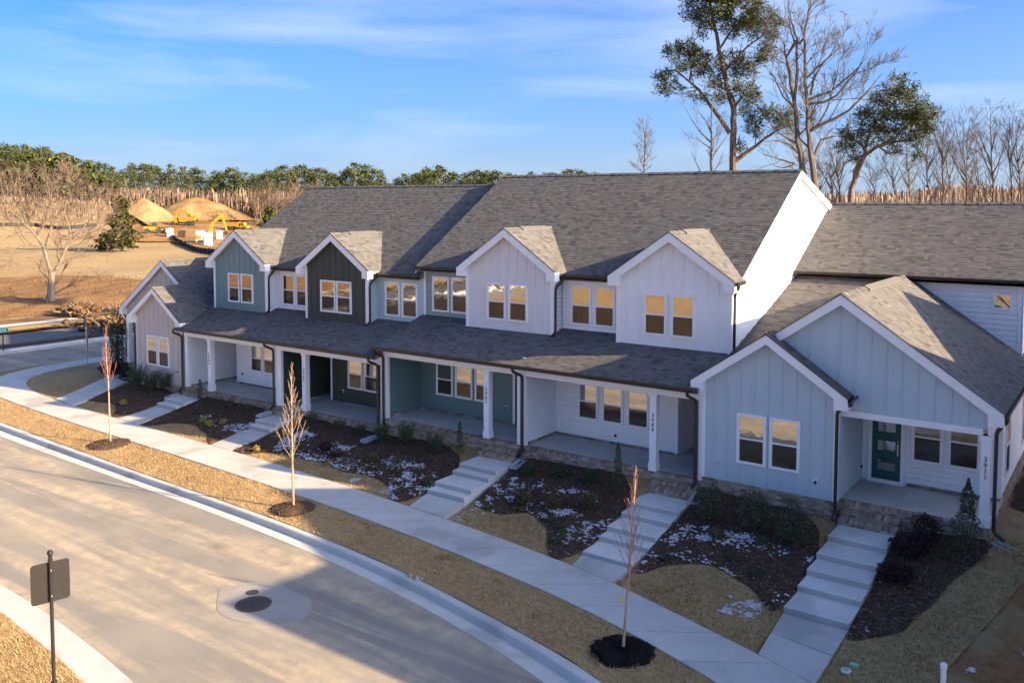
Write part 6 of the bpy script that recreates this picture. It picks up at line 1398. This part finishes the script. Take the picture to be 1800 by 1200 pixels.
def hauler(label, q, dist, rot):
    b = at(*q, dist); b.z = tz(b.x, b.y)+.25; t = thing('dump_truck', label, 'dump truck', b); put = local(t, rot, .66)
    put(MB().prism([(-4.8, -1.45, 2.0), (1.2, -1.45, 1.7), (1.5, -1.45, 3.5), (-5.4, -1.45, 3.3)], (0, 2.9, 0)), 'dump_body', 'machine_yellow')
    put(MB().prism([(1.9, -1.3, 1.0), (4.9, -1.3, 1.0), (5.0, -1.3, 2.0), (3.7, -1.3, 2.2), (3.4, -1.3, 3.4), (2.0, -1.3, 3.4)], (0, 2.6, 0)), 'cab', 'machine_yellow')
    put(MB().prism([(2.3, -1.33, 2.3), (3.4, -1.33, 2.3), (3.2, -1.33, 3.2), (2.3, -1.33, 3.2)], (0, .02, 0)), 'cab_window', 'window_glass')
    put(MB().box(-4.6, 4.6, -.5, .5, .8, 1.3), 'chassis', 'machine_dark')
    for x in (-3.6, -1.9, 3.5):
        for y in (-1.25, 1.25): put(MB().prism([(x+.85*math.cos(k*math.pi/7), y-.35, .85+.85*math.sin(k*math.pi/7)) for k in range(14)], (0, .7, 0)), 'wheel', 'machine_dark')
    return t
hauler('yellow dump truck at the right of the building site, beside the roof edge', (416, 404), 242, YAW-.1)
hauler('yellow dump truck parked behind the white toilets', (322, 405), 250, YAW+math.pi)
def loader(label, q, dist, rot):
    b = at(*q, dist); b.z = tz(b.x, b.y)+.25; t = thing('wheel_loader', label, 'loader', b); put = local(t, rot, .72)
    put(MB().prism([(-3.2, -1.1, 1.0), (.4, -1.1, 1.0), (.4, -1.1, 2.1), (-3.2, -1.1, 2.2)], (0, 2.2, 0)), 'body', 'machine_yellow'); put(MB().box(-.9, .7, -.8, .8, 2.1, 3.4), 'cab', 'machine_dark')
    put(MB().prism([(.6, -.7, 1.2), (3.4, -.7, .7), (3.5, -.7, 1.0), (.6, -.7, 1.7)], (0, 1.4, 0)), 'lift_arm', 'machine_yellow'); put(MB().prism([(3.3, -1.4, .1), (4.5, -1.4, .1), (4.2, -1.4, 1.3), (3.4, -1.4, 1.3)], (0, 2.8, 0)), 'bucket', 'machine_yellow')
    for x in (-2.2, 1.4):
        for y in (-1.1, 1.1): put(MB().prism([(x+.8*math.cos(k*math.pi/7), y-.3, .8+.8*math.sin(k*math.pi/7)) for k in range(14)], (0, .6, 0)), 'wheel', 'machine_dark')
loader('yellow wheel loader at the left of the building site by the silt fence', (272, 412), 222, YAW+.3)
def box_thing(name, label, cat, q, dist, w, d, h, mat, group=None, roof=None):
    b = at(*q, dist); b.z = tz(b.x, b.y)+.2; t = thing(name, label, cat, b, group); put = local(t, YAW+rnd.uniform(-.2, .2))
    put(MB().box(-w/2, w/2, -d/2, d/2, 0, h), 'body', mat); put(MB().prism([(-w/2-.04, -d/2-.04, h), (w/2+.04, -d/2-.04, h), (w/2+.04, -d/2-.04, h+.08), (0, -d/2-.04, h+.2), (-w/2-.04, -d/2-.04, h+.08)], (0, d+.08, 0)), 'roof', roof or mat); put(MB().box(-w/2+.12, w/2-.12, -d/2-.03, -d/2, .08, h-.15), 'door', mat)
box_thing('portable_toilet', 'white portable toilet, left one of the pair by the excavator', 'toilet', (352, 416), 200, 1.5, 1.4, 2.5, 'plastic_white', 'white portable toilets')
box_thing('portable_toilet', 'white portable toilet, right one of the pair by the excavator', 'toilet', (366, 420), 195, 1.3, 1.4, 2.6, 'plastic_white', 'white portable toilets')
box_thing('storage_box', 'smaller white box standing right of the portable toilets', 'container', (386, 416), 210, 1.2, 1.2, 1.7, 'plastic_white')
box_thing('tank', 'white tank behind the loader at the silt fence', 'tank', (299, 406), 215, 1.2, 1.2, 1.9, 'plastic_white')
box_thing('tool_crate', 'brown crate on the graded soil left of the toilets', 'crate', (322, 414), 215, 1.8, 1.4, 1.5, 'rust_brown')
# silt fence along the graded area
fp = [at(*q) for q in ((232, 409, 262), (262, 411, 240), (292, 411, 225), (305, 414, 212), (330, 424, 188), (352, 430, 176), (378, 434, 168), (402, 438, 160))]
sf = thing('silt_fence', 'low black silt fence edging the graded soil of the building site', 'fence', fp[0]); mb = MB(); po = []
for a, b in zip(fp[:-1], fp[1:]):
    for k in range(4):
        p = a.lerp(b, k/4); q = a.lerp(b, (k+1)/4); p.z = tz(p.x, p.y); q.z = tz(q.x, q.y); sag = rnd.uniform(0, .15); mb.prism([(p.x, p.y, p.z), (q.x, q.y, q.z), (q.x, q.y, q.z+1.0-sag), (p.x, p.y, p.z+1.0)], (.05, .05, 0))
        MB().box(p.x-.05, p.x+.05, p.y-.14, p.y-.04, p.z-.2, p.z+1.15).build('stake', 'bark_pale', sf)
mb.build('fabric', 'silt_black', sf)
fp = [at(*q) for q in ((-20, 412, 235), (60, 412, 238), (110, 414, 232), (170, 412, 240))]; sf = thing('silt_fence', 'black silt fence across the far field behind the big bare tree', 'fence', fp[0]); mb = MB()
for a, b in zip(fp[:-1], fp[1:]):
    for k in range(3):
        p = a.lerp(b, k/3); q = a.lerp(b, (k+1)/3); p.z = tz(p.x, p.y); q.z = tz(q.x, q.y); mb.prism([(p.x, p.y, p.z), (q.x, q.y, q.z), (q.x, q.y, q.z+.9), (p.x, p.y, p.z+.9)], (.05, .05, 0)); MB().box(p.x-.05, p.x+.05, p.y-.14, p.y-.04, p.z-.2, p.z+1.05).build('stake', 'bark_pale', sf)
mb.build('fabric', 'silt_black', sf)
# root pile and cut wood on the bank
rp = at(142, 536, 84); rp.z = -1.1; o = thing('root_pile', 'heap of upturned roots and dirt clods right of the big bare tree', 'root pile', rp)
mb = MB()
for k in range(26):
    d = nrm(rv(1)+Vector((0, 0, .4))); p = rp+Vector((rnd.gauss(0, .9), rnd.gauss(0, .7), rnd.uniform(0, .4))); mb.tube([p, p+d*.5+rv(.1), p+d*rnd.uniform(.7, 1.3)], [.10, .07, .02], 4)
mb.build('roots', 'root_wood', o); m3 = MB()
for k in range(30):
    p = rp+Vector((rnd.gauss(0, .8), rnd.gauss(0, .6), rnd.uniform(-.1, .45))); s_ = rnd.uniform(.15, .42); j = len(m3.v); m3.lathe([(s_*.6, -s_*.5), (s_, 0), (s_*.7, s_*.5), (.05, s_*.6)], p, 7); m3.v[j:] = [tuple(Vector(q)+rv(s_*.16)) for q in m3.v[j:]]
m3.build('clods', 'rust_brown', o, kind='stuff')
rp = at(208, 575, 75); rp.z = -1.6; o = thing('brush_pile', 'sunlit heap of stumps and crooked limbs beside the corner of the beige house', 'brush pile', rp); mb = MB(); m2 = MB()
for k in range(40):
    d = nrm(rv(1)+Vector((0, 0, .35))); p = rp+Vector((rnd.gauss(0, 1.3), rnd.gauss(0, 1.2), rnd.uniform(0, .8))); mb.tube([p, p+d*.7+rv(.2), p+d*rnd.uniform(1., 2.2)], [.13, .08, .02], 5)
for k in range(40):
    p = rp+Vector((rnd.gauss(0, 1.6), rnd.gauss(0, 1.3), rnd.uniform(-.1, .5))); s_ = rnd.uniform(.12, .38); j = len(m2.v); m2.lathe([(s_*.6, -s_*.5), (s_, 0), (s_*.7, s_*.5), (.05, s_*.6)], p, 7); m2.v[j:] = [tuple(Vector(q)+rv(s_*.16)) for q in m2.v[j:]]
mb.build('limbs', 'root_wood', o); m2.build('stump_rubble', 'rust_brown', o, kind='stuff')
# dry brush on the bank and tall weeds: nobody could count them
n = 9000; X = nrg.uniform(-112, -75, n); Y = nrg.uniform(-5, 62, n); k = (nrg.uniform(0, 1, n) < .35+.6*(np.sin(X*.35)*np.sin(Y*.27) > 0)); X, Y = X[k], Y[k]
Z = -1.52+.45*sm(-76, -84, X)-.4*sm(-105, -118, X); n = len(X); a = nrg.uniform(0, 6.28, n); hh = nrg.uniform(.08, .38, n)*(1+1.2*(nrg.uniform(0, 1, n) > .985)); w = .035
v = np.empty((n, 3, 3)); v[:, 0] = np.stack([X-w, Y, Z-.05], 1); v[:, 1] = np.stack([X+w, Y+w*.5, Z-.05], 1); v[:, 2] = np.stack([X+np.cos(a)*hh*.8, Y+np.sin(a)*hh*.8, Z+hh], 1); np_mesh('dry_brush', v.reshape(-1, 3), np.arange(n*3).reshape(n, 3), 'brush', kind='stuff')

# ---------------------------------------------------------------- far wood
def far_mesh(kind, seed):
    r = np.random.default_rng(seed); V = []; F = []; Mi = []
    mb = MB()
    if kind == 'pine':
        lean = r.uniform(-.02, .02); mb.tube([(0, 0, -.02), (lean, 0, .5), (lean*2, 0, .97)], [.014, .010, .003], 5); nT = len(mb.f); low = r.uniform(.36, .56); cs = []
        for i in range(46):
            f = r.uniform(0, 1)**.8; z = low+(1-low)*f; rad_ = (.24*(1-f)**.6+.03)*r.uniform(.3, 1.1); a = r.uniform(0, 6.28); cs.append((lean*2*z+rad_*math.cos(a), rad_*math.sin(a), z))
        for c in cs[::3]: mb.tube([(lean*2*c[2], 0, c[2]-.05), c], [.005, .002], 3, cap=False)
        nT = len(mb.f); c = np.repeat(np.array(cs), 22, 0); n = len(c); P = c+r.normal(size=(n, 3))*[.033, .033, .022]; size = .036
    else:
        def br(p, d, L_, rr, l):
            q = p+d*L_*.5+Vector(r.normal(size=3)*.02*L_); e = q+(d+Vector((0, 0, .15))+Vector(r.normal(size=3)*.1)).normalized()*L_*.5; mb.tube([p, q, e], [rr, rr*.7, rr*.35], 4 if l > 1 else 3, cap=False)
            if l:
                for _ in range(4 if l > 1 else 5):
                    f = r.uniform(.35, 1); s = p.lerp(e, f); nd = (d+Vector(r.normal(size=3)*.5)+Vector((0, 0, .25))).normalized(); br(s, nd, L_*r.uniform(.42, .65), rr*.45, l-1)
        br(Vector((0, 0, -.02)), Vector((r.uniform(-.06, .06), 0, 1)).normalized(), .55, .014, 3); nT = len(mb.f); P = None
    v = np.array(mb.v); faces = list(mb.f)
    if P is not None:
        n = len(P); d = r.normal(size=(n, 3)); d /= np.linalg.norm(d, axis=1)[:, None]; e = np.cross(d, r.normal(size=(n, 3))); e /= np.linalg.norm(e, axis=1)[:, None]; s = (size*r.uniform(.6, 1.3, n))[:, None]
        q = np.stack([P-d*s*.5, P+e*s*.3, P+d*s*.5, P-e*s*.3], 1).reshape(-1, 3); o = len(v); v = np.concatenate([v, q]); faces += [tuple(o+i*4+k for k in range(4)) for i in range(n)]
    me = bpy.data.meshes.new('far_pine' if kind == 'pine' else 'far_bare_tree'); me.from_pydata(v.tolist(), [], faces); me.materials.append(MAT['bark_pine' if kind == 'pine' else 'twig_brown'])
    if P is not None:
        me.materials.append(MAT['needle_far']); me.polygons.foreach_set('material_index', [0]*nT+[1]*(len(faces)-nT))
    return me
PM = [far_mesh('pine', 20+i) for i in range(6)]; BM = [far_mesh('bare', 50+i) for i in range(5)]
prof = hline([(-60, 262), (0, 263), (50, 265), (95, 269), (130, 282), (165, 290), (210, 290), (255, 288), (300, 292), (350, 297), (400, 298), (440, 298), (500, 291), (550, 288), (595, 302), (625, 285), (655, 290), (690, 305), (720, 294), (750, 290), (800, 291), (850, 292), (880, 298), (930, 300), (980, 297), (1060, 297), (1090, 301)])
def far_tree(me, px, dist, ytop, name, lab, grp, wk=1.):
    b = at(px, 400, dist); b.z = tz(b.x, b.y); ztop = H+(355.5-ytop)/1540.8*dist; h = max(5, ztop-b.z); o = bpy.data.objects.new(name, me); C.objects.link(o); k = rnd.uniform(.85, 1.2)*wk
    o.matrix_basis = Matrix.Translation(b) @ Matrix.Rotation(rnd.uniform(0, 6.28), 4, 'Z') @ Matrix.Diagonal((h*k, h*k, h, 1)); tag(o, lab, 'tree', grp)
PL, PG = 'tall dark green pine in the wood beyond the building site', 'pines of the far wood'
BL_, BG = 'leafless brownish tree in the wood beyond the building site', 'leafless trees of the far wood'
for i in range(150):
    px = -60+1150*(i+rnd.random())/150
    if rnd.random() < .12 and px > 560: continue
    far_tree(rnd.choice(PM), px, rnd.uniform(330, 400), prof(px)+abs(rnd.gauss(0, 7))+(rnd.random() < .3)*6, 'pine_tree', PL, PG)
for i in range(45):
    px = -50+260*rnd.random(); far_tree(rnd.choice(PM), px, rnd.uniform(312, 335), prof(px)+rnd.uniform(8, 40), 'pine_tree', PL, PG, 1.3)
for i in range(90):
    px = -40+620*rnd.random(); far_tree(rnd.choice(BM), px, rnd.uniform(300, 345), prof(px)+rnd.uniform(10, 50), 'bare_tree', BL_, BG, 1.2)
for i in range(34):
    px = rnd.uniform(440, 560); far_tree(rnd.choice(BM), px, rnd.uniform(255, 300), prof(px)+rnd.uniform(12, 40), 'bare_tree', BL_, BG, 1.3)
bush_tree('cedar_tree', 'round bright green evergreen at the left edge of the far roof', (475, 385), 0, 245, 32, 42, 'needle_far', 900, sz=.9)
bush_tree('holly_tree', 'yellow-green broad evergreen in front of the pines at left', (112, 350), 0, 318, 80, 70, 'needle_far', 2600, sz=1.3)
bush_tree('holly_tree', 'smaller yellow-green evergreen right of the broad one at left', (158, 355), 0, 318, 46, 62, 'needle_far', 1300, sz=1.3)
# understorey and the distant leafless wood on the right: one mass each
def mass(name, n, px0, px1, d0, d1, top, mat, w0=.25, w1=.7, hmin=.3):
    px = nrg.uniform(px0, px1, n); dd = nrg.uniform(d0, d1, n); V = np.empty((n, 4, 3))
    for i in range(n):
        b = at(px[i], 400, dd[i]); zg = tz(b.x, b.y); zt = H+(355.5-top(px[i])-nrg.uniform(0, 12))/1540.8*dd[i]; h = max(2, (zt-zg)*nrg.uniform(hmin, 1)); a = nrg.uniform(0, 6.28); w = nrg.uniform(w0, w1); c, s = math.cos(a)*w, math.sin(a)*w; z0 = zg+nrg.uniform(0, .5)*h
        V[i] = [(b.x-c*.3, b.y-s*.3, z0), (b.x+c*.3, b.y+s*.3, z0), (b.x+c+nrg.normal()*w, b.y+s, zg+h*.9), (b.x-c*.6+nrg.normal()*w, b.y-s, zg+h)]
    return np_mesh(name, V.reshape(-1, 3), np.arange(n*4).reshape(n, 4), mat, kind='stuff')
mass('scrub', 1500, -60, 240, 245, 300, lambda p: 372, 'bare_mass', .06, .2)
mass('undergrowth', 14000, -60, 620, 318, 395, lambda p: 326 if p > 150 else 312, 'bare_mass', .08, .38)
mass('forest', 17000, 1380, 1850, 230, 430, hline([(1380, 330), (1480, 333), (1520, 328), (1600, 331), (1640, 320), (1700, 318), (1760, 322), (1850, 318)]), 'bare_far', .05, .16, .45)
mass('forest', 2600, 600, 1450, 330, 420, lambda p: 335, 'bare_mass', .3, .9)

# ---------------------------------------------------------------- the neighbouring house to the right, outside the picture; its shadow lies on the street
nb_ = thing('neighbour_house', 'white two-storey neighbouring house with twin gables across the bare soil at the right', 'house', (9, 27, -1.2))
def NW(mb, name, mat, p=None): return mb.build(name, mat, p or nb_)
NW(MB().prism([(4.6, 18.5, -1.6), (4.6, 37, -1.6), (4.6, 37, 6.5), (4.6, 32.6, 9.05), (4.6, 28.3, 6.75), (4.6, 25.6, 8.5), (4.6, 21.3, 6.25), (4.6, 18.5, 6.35)], (11, 0, 0)), 'wall', 'siding_white')
for pts in ([(32.6, 9.3), (28.3, 6.95)], [(32.6, 9.3), (37.3, 6.7)], [(25.6, 8.8), (28.3, 6.95)], [(25.6, 8.8), (21.3, 6.5)], [(21.3, 6.5), (18.25, 6.6)]):
    (ya, za), (yb, zb) = pts; NW(MB().prism([(4.2, ya, za), (4.2, yb, zb), (4.2, yb, zb-.18), (4.2, ya, za-.18)], (11.8, 0, 0)), 'roof', 'shingle')
NW(MB().prism([(4.9, 14.6, -1.6), (4.9, 18.5, -1.6), (4.9, 18.5, 4.2), (4.9, 14.6, 2.9)], (10, 0, 0)), 'wall', 'siding_white'); NW(MB().prism([(4.5, 14.2, 3.0), (4.5, 18.5, 4.45), (4.5, 18.5, 4.27), (4.5, 14.2, 2.82)], (10.8, 0, 0)), 'porch_roof', 'shingle')
for yw_, zw_ in ((31.2, 3.6), (33.2, 3.6), (24.4, 3.6), (26.0, 3.6), (31.2, .4), (33.2, .4), (24.4, .4), (26.0, .4)): window(nb_, 4.6, yw_, zw_, zw_+1.5, .9, '-x')
for i_ in range(46): NW(MB().prism([(4.6, 18.5, -.4+i_*.15), (4.578, 18.5, -.4+i_*.15), (4.59, 18.5, -.26+i_*.15)], (0, 18.5, 0)), 'siding_board', 'siding_white')
bpy.context.view_layer.update()
